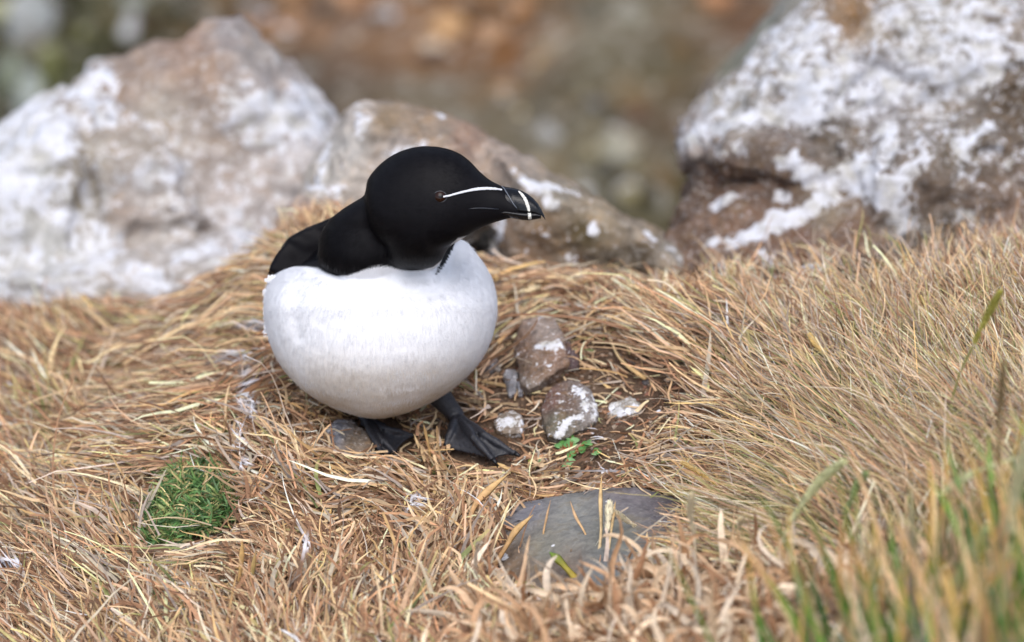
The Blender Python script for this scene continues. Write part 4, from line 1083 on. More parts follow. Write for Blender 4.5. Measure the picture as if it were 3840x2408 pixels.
white_spots = [(915, 1370, 12, 40), (928, 1450, 20, 45), (925, 1510, 32, 45), (935, 1545, 16, 30), (892, 1620, 16, 26), (905, 1670, 20, 35), (915, 1740, 16, 18), (20, 2110, 45, 22), (2240, 1620, 30, 30), (2280, 1760, 30, 10), (1560, 1880, 40, 25), (1150, 2035, 22, 30), (870, 1340, 60, 25), (620, 2110, 20, 12), (950, 1220, 60, 18)]

SLATE = np.array([(1872, 1990), (1900, 1908), (1955, 1885), (2080, 1868), (2240, 1850), (2300, 1824), (2400, 1824), (2545, 1872), (2450, 1950), (2400, 2060), (2380, 2190), (2200, 2225), (2000, 2205), (1875, 2130)], float)
RIDGE = np.array([(-400, 1170), (0, 1160), (250, 1130), (450, 1150), (560, 1190), (640, 1150), (750, 1060), (850, 980), (950, 890), (1050, 810), (1130, 760), (1250, 760), (1400, 900), (1830, 1010), (1950, 1020), (2100, 1030), (2350, 1030), (2500, 1045), (2700, 1050), (2800, 1055), (3000, 1040), (3300, 1010), (3600, 960), (3840, 910), (4400, 880)], float)
def build_blades(name, n, mat, region, sel=None, seg=5, elev=(0.0, 0.012), zmod=None, seed=1, len_mul=1.0, wid_mul=1.0, den=True, lift_add=0.0, col_fn=None, flat=0.7, over=0.03, browner=0.25):
    r = np.random.default_rng(seed)
    x = r.uniform(region[0], region[1], n); y = r.uniform(region[2], region[3], n)
    z = H(x, y)
    px, py, dd = proj(np.stack([x, y, z], -1))
    keep = (px > -450) & (px < 4300) & (py > 700) & (py < 2900)
    ye = np.interp(x, edge[:, 0], edge[:, 1])
    keep &= y < ye + 0.05
    for bx, by, rx, ry, f in bare:
        q = (((px - bx) / rx) ** 2 + ((py - by) / ry) ** 2) / r.uniform(.75, 1.1, n) ** 2
        keep &= ~((q < 1) & (r.random(n) > f))
    # idw over zones
    d2 = ((px[:, None] - zc_px[None, :, 0]) ** 2 + ((py[:, None] - zc_px[None, :, 1]) * 1.3) ** 2) + 400
    d2 *= np.exp(r.normal(0, .25, (n, 1)))
    w = d2 ** -2.2; w /= w.sum(1, keepdims=True)
    azr = np.radians(zones[:, 2])
    az = np.arctan2(w @ np.sin(azr), w @ np.cos(azr))
    Z = w @ zones[:, 3:]
    keep &= r.random(n) < Z[:, 11] / 1.3
    if sel is not None: keep &= sel(px, py, r)
    ids = np.nonzero(keep)[0]
    x, y, az, Z, px, py = x[ids], y[ids], az[ids], Z[ids], px[ids], py[ids]
    n = len(ids)
    # clumping: neighbouring blades share a direction offset
    cs = 0.022
    ci = (np.floor(x / cs).astype(int) * 7919 + np.floor(y / cs).astype(int) * 104729) % 9973
    tab = np.random.default_rng(seed + 50).normal(0, 1, (9973, 3))
    az = az + np.radians(Z[:, 0]) * (0.75 * r.normal(0, 1, n) + 0.7 * tab[ci, 0])
    lift = np.radians(Z[:, 1] + lift_add) + np.radians(Z[:, 2]) * (0.8 * r.normal(0, 1, n) + 0.5 * tab[ci, 1])
    stray = r.random(n) < 0.10
    az[stray] += r.normal(0, 0.9, stray.sum()); lift[stray] += r.uniform(0, 0.4, stray.sum())
    L = Z[:, 3] * 0.001 * np.exp(r.normal(-0.08, 0.35, n)) * len_mul
    W = Z[:, 4] * 0.001 * np.exp(r.normal(-0.05, 0.35, n)) * wid_mul
    curl = Z[:, 5]
    k1 = r.normal(0, 1, n) * curl * 0.75; k2 = r.normal(0, 1, n) * curl * 0.9
    ph = r.uniform(0, 6.28, n)
    droop = r.uniform(0.1, 0.9, n) * np.clip(lift, 0.1, 1.2)
    el = r.uniform(elev[0], elev[1], n)
    t = np.linspace(0, 1, seg + 1)
    T = t[None, :]
    azp = az[:, None] + k1[:, None] * (T - 0.3) + k2[:, None] * 0.28 * np.sin(T * 4 + ph[:, None])
    lip = lift[:, None] - droop[:, None] * 1.2 * T + 0.06 * r.normal(0, 1, (n, seg + 1)) * curl[:, None]
    kink = (r.random(n) < 0.12)[:, None] * (T > r.uniform(.3, .8, n)[:, None])
    azp = azp + kink * r.normal(0, 0.8, n)[:, None]
    dl = L[:, None] / seg
    dx = np.cos(azp) * np.cos(lip) * dl; dy = np.sin(azp) * np.cos(lip) * dl; dz = np.sin(lip) * dl
    def cum(a): return np.concatenate([np.zeros((n, 1)), np.cumsum(a[:, :-1], 1)], 1)
    X = x[:, None] + cum(dx); Y = y[:, None] + cum(dy)
    up = cum(dz)
    Zz = H(X, Y) + np.maximum(el[:, None] + up, 0.0006 + el[:, None] * 0.5)
    # rigid blades do not follow every dip: cap how far the tip may fall with the terrain
    zr = H(x, y)[:, None] + el[:, None] + up - 0.006
    Zz = np.maximum(Zz, np.minimum(zr, Zz + 0.02))
    C = np.stack([X, Y, Zz], -1)
    kind = r.random(n)
    cx_, cy_, _ = proj(C[:, 2:].reshape(-1, 3))
    ok = np.ones(n, bool)
    for bx, by, rx, ry, f in bare:
        if f > .2: continue
        e_ = np.repeat(r.uniform(.62, 1.02, n), seg - 1)
        q = (((cx_ - bx) / rx) ** 2 + ((cy_ - by) / ry) ** 2 < e_ ** 2).reshape(n, -1).any(1)
        ok &= ~(q & (r.random(n) > f * 1.3 + over))
    sp_ = in_poly(cx_, cy_, SLATE).reshape(n, -1)
    ok &= ~((sp_.mean(1) > r.uniform(0.0, .5, n)) & (r.random(n) > .03))
    rl_ = np.interp(cx_, RIDGE[:, 0], RIDGE[:, 1]); top_over = (rl_ - cy_).reshape(n, -1).max(1)
    ok &= top_over < r.exponential(1, n) * np.where(px > 2650, 48, 22)
    x, y, Z, T_ok, C, W, kind, px, py, n, tab_i = x[ok], y[ok], Z[ok], None, C[ok], W[ok], kind[ok], px[ok], py[ok], int(ok.sum()), ci[ok]
    ci = tab_i
    D = np.gradient(C, axis=1); D /= np.linalg.norm(D, axis=-1, keepdims=True) + 1e-9
    view = np.array([0, -math.cos(PITCH) * .4, 1.0]); view = view / np.linalg.norm(view)
    rr = r.normal(0, 1, (n, 1, 3)) * (1 - flat) * 1.6 + view[None, None] * flat * 1.6
    S = np.cross(D, rr); S /= np.linalg.norm(S, axis=-1, keepdims=True) + 1e-9
    prof = np.where((kind < .6)[:, None], np.clip((1 - T) ** 0.55, .05, 1) * (0.65 + 0.35 * np.sin(np.clip(T * 2.6, 0, 1.57))), np.clip(1 - 0.55 * T, .3, 1) * 0.8)
    prof[:, -1] = np.where(kind < .6, 0.04, 0.35)
    half = (W[:, None] * prof * 0.5)[..., None]
    A_ = C - S * half; B_ = C + S * half
    Vv = np.stack([A_, B_], 2).reshape(-1, 3)
    base = (np.arange(n) * (seg + 1) * 2)[:, None] + (np.arange(seg) * 2)[None, :]
    Ff = np.stack([base, base + 1, base + 3, base + 2], -1).reshape(-1, 4)
    # colours
    wts = Z[:, 6:11] * np.array([1, 1 + browner, 1, 1 + .4 * (browner < .5), 1])[None] + np.abs(tab[ci, 2])[:, None] * np.array([.05, .12, .05, .0, .0])[None]
    wts = wts / wts.sum(1, keepdims=True); cw_ = np.cumsum(wts, 1)
    u = r.random(n)[:, None]; kk = (u > cw_).sum(1).clip(0, 4)
    c = np.zeros((n, 3))
    for q, key in enumerate(['straw', 'brown', 'grey', 'green', 'gold']):
        m_ = kk == q; c[m_] = PAL[key][r.integers(0, len(PAL[key]), m_.sum())]
    if col_fn is not None: c = col_fn(c, px, py, r, kk)
    c *= np.exp(r.normal(0.0, 0.33, n))[:, None]
    for sx_, sy_, rx, ry in white_spots:
        pass
    # blades fade towards a bleached tip
    tip = np.array([1.12, 1.08, 1.0])
    cc = c[:, None, :] * (1 + (tip - 1)[None, None] * T[..., None])
    if True:
        gmask = (kk == 3)[:, None, None]
        strawtip = np.array(srgb(200, 176, 120))
        cc = np.where(gmask, c[:, None] * (1 - T[..., None] ** 2) + strawtip * T[..., None] ** 2, cc)
    wx, wy, _ = proj(C.reshape(-1, 3)); wx = wx.reshape(n, -1); wy = wy.reshape(n, -1); wk = r.random((n, seg + 1)) < .6
    for sx_, sy_, rx, ry in white_spots:
        q = (((wx - sx_) / rx) ** 2 + ((wy - sy_) / ry) ** 2) * np.exp(r.normal(0, .35, (n, 1)))
        m_ = ((q < 1) & wk)[..., None]
        cc = np.where(m_, np.array([0.76, 0.75, 0.78]), cc)
    cc = np.repeat(np.clip(cc, 0, .85)[:, :, None, :], 2, 2).reshape(-1, 3)
    me = mesh_np(name, Vv, Ff, True, cc)
    return link(name, me, mat)

REG = (-0.42, 0.42, -0.42, 0.66)
g = build_blades("dry_grass", 105000, M_GRASS, REG, elev=(0.0, 0.005), seed=3, len_mul=.6, browner=1.6, lift_add=-12, seg=4, wid_mul=1.45)  # litter is browner; extra brown also paints deeper shade between the blades
tag(g, 'trampled mat of short brown and straw-coloured grass litter covering the ledge', 'grass', kind='stuff')
g = build_blades("dry_grass", 95000, M_GRASS, REG, elev=(0.002, 0.013), seed=4, seg=6, len_mul=.68, wid_mul=1.25)
tag(g, 'long bleached straw-coloured grass blades combed over the ledge', 'grass', kind='stuff')
_bare = bare
bare = [b_ for b_ in _bare if b_[4] == 0.0 or b_[0] in (1790, 1870, 1440, 1490)]
cr = np.random.default_rng(44); CV, CF, CC = [], [], []
while len(CV) < 3400 * 6:
    x_, y_ = cr.uniform(1750, 2560), cr.uniform(1200, 1840)
    rad = cr.choice([.0006, .0009, .0014, .0022], p=[.4, .35, .2, .05]) * cr.uniform(.7, 1.3); q = G(x_, y_) if len(CV) % 1 == 0 else 0
    R3 = np.linalg.qr(cr.normal(0, 1, (3, 3)))[0] * (rad * cr.uniform(.5, 1.3, 3)[:, None])
    m = len(CV); CV += [q + v_ + np.array([0, 0, rad * .3]) for v_ in (R3[0], R3[1], -R3[0], -R3[1], R3[2], -R3[2])]
    for k_ in range(4): CF += [(m + k_, m + (k_ + 1) % 4, m + 4), (m + (k_ + 1) % 4, m + k_, m + 5)]
    cc_ = np.array(srgb(*[(104, 78, 58), (128, 98, 74), (150, 120, 94), (84, 62, 46), (170, 150, 130), (140, 96, 78)][cr.integers(0, 6)])); CC += [cc_] * 6
o = link("soil_crumbs", mesh_np("soil_crumbs", np.array(CV), np.array(CF), False, np.array(CC)), M_GRASS)
tag(o, 'loose crumbs of brown earth and grit on the bare patch', 'soil', kind='stuff')
soilz = [(2150, 1450, 330, 230), (2250, 1720, 260, 110), (1900, 1500, 160, 160), (1500, 2030, 130, 70), (1640, 1640, 200, 90)]
def in_soil(px, py, r): return np.any([((px - a) / c) ** 2 + ((py - b_) / d) ** 2 < 1 for a, b_, c, d in soilz], axis=0) & (r.random(len(px)) < .60)
g = build_blades("straw_litter", 60000, M_GRASS, REG, sel=in_soil, elev=(0.0, 0.003), seed=8, len_mul=.40, wid_mul=1.1, lift_add=-6, seg=4)
tag(g, 'short broken bits of straw scattered over the bare soil patch beside the bird', 'straw', kind='stuff')
bare = _bare
# ridge: nothing grows so tall that it hides the rocks behind
#@@EXTRA
def ribbons(name, root, az, lift, L, W, k_az, k_lift, colr, mat, seg=8, seed=1, ground_follow=True, prof_pow=.6, tipc=None, wob=.25, flat=.6):
    r = np.random.default_rng(seed); n = len(root); T = np.linspace(0, 1, seg + 1)[None]
    a = az[:, None] + k_az[:, None] * T + wob * np.sin(T * 5 + r.uniform(0, 6.28, (n, 1)))
    l = lift[:, None] + k_lift[:, None] * T + wob * .6 * np.sin(T * 4 + r.uniform(0, 6.28, (n, 1)))
    dl = (L / seg)[:, None]
    def cum(q): return np.concatenate([np.zeros((n, 1)), np.cumsum(q[:, :-1], 1)], 1)
    X = root[:, :1] + cum(np.cos(a) * np.cos(l) * dl); Y = root[:, 1:2] + cum(np.sin(a) * np.cos(l) * dl); Z = root[:, 2:] + cum(np.sin(l) * dl)
    if ground_follow: Z = np.maximum(Z, H(X, Y) + 0.001)
    C = np.stack([X, Y, Z], -1); D = np.gradient(C, axis=1); D /= np.linalg.norm(D, axis=-1, keepdims=True) + 1e-9
    view = np.array([0, -.45, .9]); ang = r.normal(0, 1, (n, 1, 3)) * (1 - flat) * 1.6 + view * flat * 1.6
    S = np.cross(D, ang); S /= np.linalg.norm(S, axis=-1, keepdims=True) + 1e-9
    nrm = np.cross(S, D)
    pr_ = (np.clip(1 - T, 0, 1) ** prof_pow) * (.55 + .45 * np.sin(np.clip(T * 3, 0, 1.57))); pr_[:, -1] = .03
    hw = (W[:, None] * pr_ * .5)[..., None]
    # three points across: a folded, slightly cupped blade
    Vv = np.stack([C - S * hw + nrm * hw * .45, C, C + S * hw + nrm * hw * .45], 2).reshape(-1, 3)
    b0 = (np.arange(n) * (seg + 1) * 3)[:, None] + (np.arange(seg) * 3)[None]
    Ff = np.concatenate([np.stack([b0, b0 + 1, b0 + 4, b0 + 3], -1).reshape(-1, 4), np.stack([b0 + 1, b0 + 2, b0 + 5, b0 + 4], -1).reshape(-1, 4)])
    cc = colr[:, None] * np.ones((1, seg + 1, 1))
    if tipc is not None:
        q = np.clip((T[..., None] - r.uniform(.3, .9, (n, 1, 1))) * 4, 0, 1); cc = cc * (1 - q) + tipc[:, None] * q
    cc = np.repeat(cc[:, :, None], 3, 2).reshape(-1, 3)
    return link(name, mesh_np(name, Vv, Ff, True, cc), mat)

def pick(cols, n, r, jit=.15):
    c = np.array([srgb(*q) for q in cols]); return c[r.integers(0, len(c), n)] * np.exp(r.normal(0, jit, n))[:, None]

# green cushion of short fresh grass
r = np.random.default_rng(21)
n = 9500
poly = np.array([(690, 1790), (760, 1775), (835, 1800), (850, 1850), (893, 1880), (888, 1950), (815, 1975), (790, 2030), (700, 2025), (640, 2070), (560, 2085), (515, 2050), (560, 2000), (545, 1930), (600, 1905), (650, 1880), (630, 1830)], float)
pts = []
while len(pts) < n:
    x, y = r.uniform(520, 900), r.uniform(1775, 2075)
    if in_poly(np.array([x]), np.array([y]), poly)[0]: pts.append((x, y))
pts = np.array(pts); rt = np.array([G(x, y) for x, y in pts]) + np.array([0, 0, .001])
dens = np.clip(1 - ((pts[:, 0] - 740) / 190) ** 2 - ((pts[:, 1] - 1930) / 150) ** 2, 0, 1)
tn = np.array([mnoise.noise(Vector((a / 45, b_ / 32, 2.0))) for a, b_ in pts]); kp = (r.random(n) < np.clip(.6 + tn * 2.2, .05, 1)); rt, pts, dens = rt[kp], pts[kp], dens[kp]; n = len(rt)
rt[:, 2] += .003 + r.uniform(0, .007, n) * (.4 + dens)
g = ribbons("green_grass_tuft", rt, r.uniform(0, 6.28, n), r.normal(.3, .35, n), r.uniform(.005, .015, n), r.uniform(.0008, .0020, n), r.normal(0, .9, n), r.normal(-.7, .7, n),
            pick([(98, 136, 76), (82, 118, 62), (116, 148, 84), (150, 160, 100), (66, 94, 54), (96, 128, 80), (150, 140, 90), (80, 118, 60), (190, 170, 120)], n, r, .25), M_GREEN, 4, 3, True, .5)
tag(g, 'dense cushion of fresh green grass in the dry turf at the lower left', 'grass', kind='stuff')

# broad curled dead leaves nearest the camera
n = 4200
x = r.uniform(1750, 3900, n); y = r.uniform(2180, 2900, n); keep = (y > np.where((x > 1820) & (x < 2430), 2350, 2250)) & (r.random(n) < np.where(y < 2300, .45, 1))
pts = np.stack([x, y], 1)[keep]; n = len(pts); rt = np.array([G(a, b_) for a, b_ in pts]) + np.array([0, 0, .004]); rt[:, 2] += r.uniform(0, .014, n)
g = ribbons("dead_leaves", rt, r.uniform(0, 6.28, n), r.normal(.75, .4, n), r.uniform(.024, .055, n), r.uniform(.0026, .0058, n), r.normal(0, 1.8, n), r.normal(-1.6, 1.2, n),
            pick([(224, 196, 162), (210, 176, 140), (230, 208, 178), (190, 152, 116), (222, 204, 180), (156, 116, 84)], n, r, .15), M_GRASS, 9, 5, True, .45, wob=.5, flat=.35)
tag(g, 'broad curled tan dead grass leaves in the blurred near foreground', 'dead leaves', kind='stuff')

# taller green and yellow blades in the near right corner
n = 1250
x = r.uniform(2600, 4500, n); y = r.uniform(2050, 3000, n)
keep = (r.random(n) < np.clip((x - 2500) / 1000, .12, 1)) & (y > 2900 - (x - 2600) * .62)
pts = np.stack([x, y], 1)[keep]; n = len(pts); rt = np.array([G(a, b_) for a, b_ in pts])
g = ribbons("tall_grass", rt, r.normal(1.7, .8, n), r.normal(1.3, .17, n), r.uniform(.05, .115, n), r.uniform(.0024, .0050, n), r.normal(0, .4, n), r.normal(-.35, .35, n),
            pick([(66, 116, 38), (88, 136, 44), (48, 86, 38), (112, 150, 54), (60, 104, 60), (76, 120, 48), (58, 96, 42), (220, 186, 146), (216, 196, 164), (190, 156, 120), (146, 132, 124)], n, r, .22), M_GREEN, 9, 6, False, .5,
            tipc=pick([(206, 168, 84), (196, 150, 96), (214, 186, 140), (120, 140, 60)], n, r, .15), wob=.12)
tag(g, 'upright green and yellowing grass blades, very blurred, in the lower right corner', 'grass', kind='stuff')

# sparse stray green blades in the turf
def path(pts, stand=True, lift=.005, lean=.0):
    """stand: the last point is the root on the turf, the rest rises above it; else it lies on the turf"""
    if stand:
        g_ = G(*pts[-1]); d = proj(g_)[2]
        n_ = len(pts)
        dt = max(d, proj(G(*pts[0]))[2] - .048) - lean
        return [P(px, py, d + (dt - d) * (n_ - 1 - i) / (n_ - 1)) for i, (px, py) in enumerate(pts)]
    out = []
    for i, (px, py) in enumerate(pts):
        q = G(px, py); v = (CAM - q) / np.linalg.norm(CAM - q)
        out.append(q + v * lift / 0.5)
    return out
def smooth_path(pts, m=6):
    pts = [np.array(p) for p in pts]; out = []
    ext = [2 * pts[0] - pts[1]] + pts + [2 * pts[-1] - pts[-2]]
    for i in range(1, len(ext) - 2):
        p0, p1, p2, p3 = ext[i - 1:i + 3]
        for t in np.linspace(0, 1, m, endpoint=False):
            out.append(.5 * ((2 * p1) + (-p0 + p2) * t + (2 * p0 - 5 * p1 + 4 * p2 - p3) * t * t + (-p0 + 3 * p1 - 3 * p2 + p3) * t ** 3))
    out.append(pts[-1]); return out
def blade_mesh(pts, w, c0, c1=None, tipfrac=.25, roundness=.35):
    pts = smooth_path(pts); n_ = len(pts); V_, F_, Cc = [], [], []
    for i, p in enumerate(pts):
        t = i / (n_ - 1); d = pts[min(i + 1, n_ - 1)] - pts[max(i - 1, 0)]; d /= np.linalg.norm(d)
        v = CAM - p; v /= np.linalg.norm(v); v = v * .8 + np.array([0.3, 0, .2]); s = np.cross(d, v); s /= np.linalg.norm(s); nn = np.cross(s, d)
        k_ = min(1, (t / tipfrac) ** .8 + .05) * (.8 + .2 * math.sin(t * 9)); ww = w * k_ / 2
        for q in (-1, -.4, .4, 1): V_.append(p + s * ww * q + nn * ww * roundness * (1 - q * q)); Cc.append(np.array(c0) * t + np.array(c1 if c1 is not None else c0) * (1 - t))
        V_.append(p - nn * ww * roundness); Cc.append(Cc[-1])
    for i in range(n_ - 1):
        a = i * 5; b_ = a + 5
        ring_ = [0, 1, 2, 3, 4]
        for j in range(5): F_.append((a + ring_[j], a + ring_[(j + 1) % 5], b_ + ring_[(j + 1) % 5], b_ + ring_[j]))
    return mesh_np("blade", np.array(V_), np.array(F_), True, np.array(Cc))
STRAW, PALE, GREENC, YEL, BRN, TAN = srgb(218, 180, 122), srgb(224, 204, 164), srgb(96, 132, 50), srgb(206, 182, 90), srgb(170, 124, 84), srgb(206, 168, 130)
def single(name, label, pts, w, c0, c1=None, stand=True, lift=.006, lean=.012, cat='grass stem', group=None, tipfrac=.25, mat=None):
    me = blade_mesh(path(pts, stand, lift, lean), w * 1.25, c0, c1, tipfrac); me.name = name
    o = link(name, me, mat or M_GRASS); tag(o, label, cat, group); return o
gs = 'single straw stems lying loose on the turf'
for args in [
    ("loose_grass", 'thin kinked tan blade standing against the left half of the slate', [(2065, 1875), (2050, 1940), (2038, 2018), (2070, 2075), (2098, 2104)], .0012, TAN, STRAW, True),
    ("loose_grass", 'slanting tan blade crossing the middle of the slate', [(2138, 1878), (2160, 1940), (2190, 1992), (2220, 2060), (2238, 2120)], .0016, TAN, STRAW, True),
    ("loose_straw", 'tallest upright straw stem rising past the top of the slate', [(2256, 1782), (2252, 1880), (2254, 1990), (2244, 2100), (2236, 2220)], .0021, STRAW, PALE, True),
    ("loose_straw", 'pale pointed stem right of the tallest one over the slate', [(2308, 1878), (2296, 1960), (2282, 2070), (2272, 2180)], .0017, STRAW, PALE, True),
    ("loose_grass", 'short tan sliver standing low in front of the slate', [(2142, 2055), (2140, 2090), (2138, 2125)], .0011, TAN, STRAW, True),
    ("loose_grass", 'bright green blade with an orange tip leaning over the lower slate', [(2060, 2070), (2100, 2105), (2150, 2160), (2215, 2232)], .0044, GREENC, srgb(190, 150, 60), True),
    ("loose_grass", 'second green blade pointing left below the slate', [(1935, 2180), (1975, 2195), (2040, 2220), (2130, 2252)], .0036, GREENC, srgb(170, 170, 80), True),
    ("loose_grass", 'reddish brown blade standing right of the slate', [(2372, 2060), (2350, 2120), (2362, 2200)], .0013, BRN, TAN, True),
    ("loose_straw", 'thick jointed straw stem rising left of the slate', [(1905, 1778), (1840, 1832), (1785, 1890), (1758, 1960), (1742, 2040), (1705, 2150)], .0038, STRAW, srgb(212, 160, 116), True),
    ("loose_straw", 'second thick straw stem leaning toward the slate corner', [(2000, 1930), (1935, 1990), (1895, 2055), (1850, 2120), (1770, 2200)], .0034, STRAW, BRN, True),
    ("loose_straw", 'thick yellow straw stem lying in the lower left turf', [(428, 2137), (470, 2190), (520, 2245), (590, 2320), (650, 2395)], .0032, srgb(222, 184, 120), PALE, False),
    ("loose_straw", 'long yellow stem standing upright at the bottom left of centre', [(908, 2025), (905, 2110), (895, 2190), (888, 2260)], .0028, srgb(224, 182, 118), STRAW, True),
    ("loose_straw", 'green tipped straw stem beside the long upright yellow one', [(958, 2065), (948, 2140), (935, 2210), (915, 2270)], .0024, STRAW, srgb(150, 160, 90), True),
    ("loose_straw", 'long curved straw stem right of the green cushion', [(1245, 1895), (1225, 1980), (1190, 2060), (1130, 2160)], .0024, srgb(220, 180, 116), STRAW, False),
    ("loose_straw", 'yellow straw stem beside the right end of the green cushion', [(960, 1835), (1010, 1880), (1060, 1910), (1085, 1960)], .0026, srgb(224, 182, 120), STRAW, False),
    ("loose_straw", 'long pale blurred stalk lying across the left turf', [(120, 1892), (230, 1835), (370, 1772), (480, 1725), (600, 1690)], .0038, PALE, PALE, False),
    ("loose_straw", 'dead stalk standing on the left turf edge', [(395, 1240), (440, 1290), (470, 1360), (490, 1430)], .0030, PALE, STRAW, False),
    ("loose_straw", 'blurred pale stem on the far left turf', [(225, 1400), (250, 1480), (270, 1560), (300, 1660)], .0032, PALE, STRAW, False),
    ("loose_straw", 'thick brown stem at the far left turf', [(60, 1390), (130, 1480), (190, 1560), (240, 1620)], .0030, srgb(200, 160, 120), STRAW, False),
    ("loose_straw", 'stiff straw lying toward the toes of the right foot', [(1862, 1735), (1910, 1760), (1960, 1775)], .0024, srgb(222, 186, 130), STRAW, False),
    ("loose_straw", 'bent straw standing between the feet of the bird', [(1588, 1590), (1600, 1640), (1612, 1700), (1606, 1750)], .0018, STRAW, STRAW, True),
    ("loose_straw", 'long straws bending toward the rock behind the breast', [(2300, 1065), (2170, 1060), (2040, 1075), (1870, 1110)], .0034, STRAW, PALE, False),
    ("loose_straw", 'straw arching up right from the breast side', [(1970, 1010), (1930, 1030), (1870, 1040), (1835, 1060)], .0030, srgb(212, 168, 104), STRAW, False),
    ("loose_straw", 'thick straw slanting down right above the tan stone', [(2060, 1020), (2150, 1090), (2240, 1150), (2320, 1220)], .0030, STRAW, PALE, False),
    ("loose_straw", 'bowed straw right of the tan stone', [(2275, 1190), (2290, 1270), (2330, 1350), (2420, 1420)], .0024, PALE, STRAW, False),
    ("loose_grass", 'short plump green blade on the right turf', [(3262, 1630), (3290, 1665), (3320, 1695), (3350, 1735), (3378, 1772)], .0034, GREENC, srgb(190, 150, 50), True),
    ("loose_straw", 'wide pink straw leaf leaning right of the green blade', [(3330, 1660), (3360, 1720), (3400, 1800), (3440, 1870)], .0034, srgb(216, 184, 152), STRAW, True),
    ("loose_grass", 'long thin green blade rising in the blurred right foreground', [(3575, 1490), (3560, 1560), (3520, 1680), (3490, 1790)], .0024, srgb(150, 150, 90), srgb(180, 160, 110), True),
    ("loose_straw", 'tall thin tan blade standing high at the right edge', [(3812, 830), (3808, 930), (3815, 1020)], .0013, TAN, PALE, True),
    ("loose_straw", 'bluish grey tipped straw standing against the crag', [(3280, 860), (3288, 930), (3300, 1010)], .0018, srgb(190, 180, 170), TAN, True),
    ("loose_straw", 'pale slanting straw standing against the crag', [(3148, 940), (3175, 985), (3215, 1050)], .0024, srgb(200, 180, 166), TAN, True),
    ("loose_straw", 'slanting straw before the low end of the slab', [(2510, 960), (2560, 1030), (2620, 1120), (2680, 1180)], .0030, STRAW, PALE, True),
    ("loose_straw", 'upright pointed straw before the slab', [(2402, 945), (2420, 1010), (2432, 1070), (2440, 1120)], .0032, srgb(206, 176, 146), STRAW, True),
]:
    nm, lb, pts_, w_, c0_, c1_, st_ = args
    single(nm, lb, pts_, w_, c1_ if False else c1_, c0_, st_, cat='grass blade' if nm == 'loose_grass' else 'grass stem', lean=.02 if st_ else 0)

# seed heads
def seed_head(label, pts, width, colr, stemc, npx, dshift=0.0, stand=True, loose=.5, stem_w=.0012, group=None, d=None):
    """pts: tip ... root in photo pixels; npx: index where the spike ends and the bare stem starts"""
    width *= 1.25; stem_w *= 1.2
    if d is None: base = path(pts, stand, .006, .02)
    else: base = [P(px, py, d + .01 * i) for i, (px, py) in enumerate(pts)]
    base = [b_ + FW * dshift for b_ in base]
    root = empty("seed_head_grass", base[-1]); tag(root, label, 'seed head', group)
    me = blade_mesh(base[npx:] if npx < len(base) - 1 else base[-2:], stem_w, stemc, stemc, .02); me.name = "stalk"
    link("stalk", me, M_GRASS, root)
    sp = smooth_path(base[:npx + 1], 10); n_ = len(sp); rl = random.Random(hash(label) % 1000 if False else len(label))
    V_, F_, Cc = [], [], []
    cnt = int(30 + n_ * 5)
    cum_ = np.linspace(0, 1, cnt)
    for i in range(cnt):
        t = cum_[i]; f_ = t * (n_ - 1); k_ = min(int(f_), n_ - 2); p = sp[k_] * (1 - f_ + k_) + sp[k_ + 1] * (f_ - k_)
        ax = sp[k_] - sp[k_ + 1]; ax /= np.linalg.norm(ax)
        ref = np.array([.2, .5, .8]); u_ = np.cross(ax, ref); u_ /= np.linalg.norm(u_); v_ = np.cross(ax, u_)
        a = i * 2.399 + rl.uniform(-.3, .3); out = u_ * math.cos(a) + v_ * math.sin(a)
        env = (math.sin(min(1, t * 1.15 + .08) * math.pi) ** .5 if t < .85 else .6) * width / 2
        L_ = max(.0028, width * .9) * rl.uniform(.8, 1.2)
        q0 = p + out * env * .15; q1 = p + out * env * (.6 + .5 * loose) + ax * L_ * .55; q2 = p + out * env * (.8 + loose * .6) + ax * L_
        s = np.cross(ax, out) * max(.00045, width * .13); o2 = out * width * .06
        m = len(V_); V_ += [q0, q1 - s, q1 + s, q1 + o2, q2, q1 - o2]
        F_ += [(m, m + 1, m + 3), (m, m + 3, m + 2), (m + 1, m + 4, m + 3), (m + 3, m + 4, m + 2), (m, m + 5, m + 1), (m, m + 2, m + 5), (m + 1, m + 5, m + 4), (m + 5, m + 2, m + 4)]
        Cc += [np.array(colr) * rl.uniform(.85, 1.12)] * 6
    link("spike", mesh_np("spike", np.array(V_), np.array(F_), False, np.array(Cc)), M_GRASS, root)
    return root
PG = srgb(224, 224, 172); PW = srgb(242, 230, 198); GO = srgb(228, 194, 122)
sg = 'seed heads of grass standing above the turf'
seed_head('blurred pale green seed head leaning right in the near foreground', [(3150, 1742), (3080, 1800), (3010, 1890), (2960, 1970), (2900, 2090), (2850, 2230)], .0052, PG, PG, 3, d=2.26, loose=.2, group=sg)
seed_head('smaller blurred green seed head right of the leaning one', [(3240, 1785), (3205, 1840), (3170, 1930), (3150, 2100)], .0045, srgb(170, 184, 130), PG, 2, d=2.30, loose=.2, group=sg)
seed_head('blurred whitish upright seed head right of the slate', [(2592, 1862), (2590, 1930), (2604, 2010), (2610, 2120)], .0038, PW, PW, 2, d=2.28, loose=.2, group=sg)
seed_head('small blurred pale bud right of the whitish seed head', [(2778, 1950), (2770, 1990), (2765, 2060), (2762, 2120)], .0030, PW, TAN, 1, d=2.30, loose=.1, group=sg)
seed_head('blurred yellow green seed head high on the right', [(3745, 1105), (3715, 1160), (3680, 1230), (3650, 1295), (3600, 1400), (3570, 1500)], .0042, srgb(196, 190, 96), srgb(150, 150, 90), 3, d=2.30, loose=.2, group=sg)
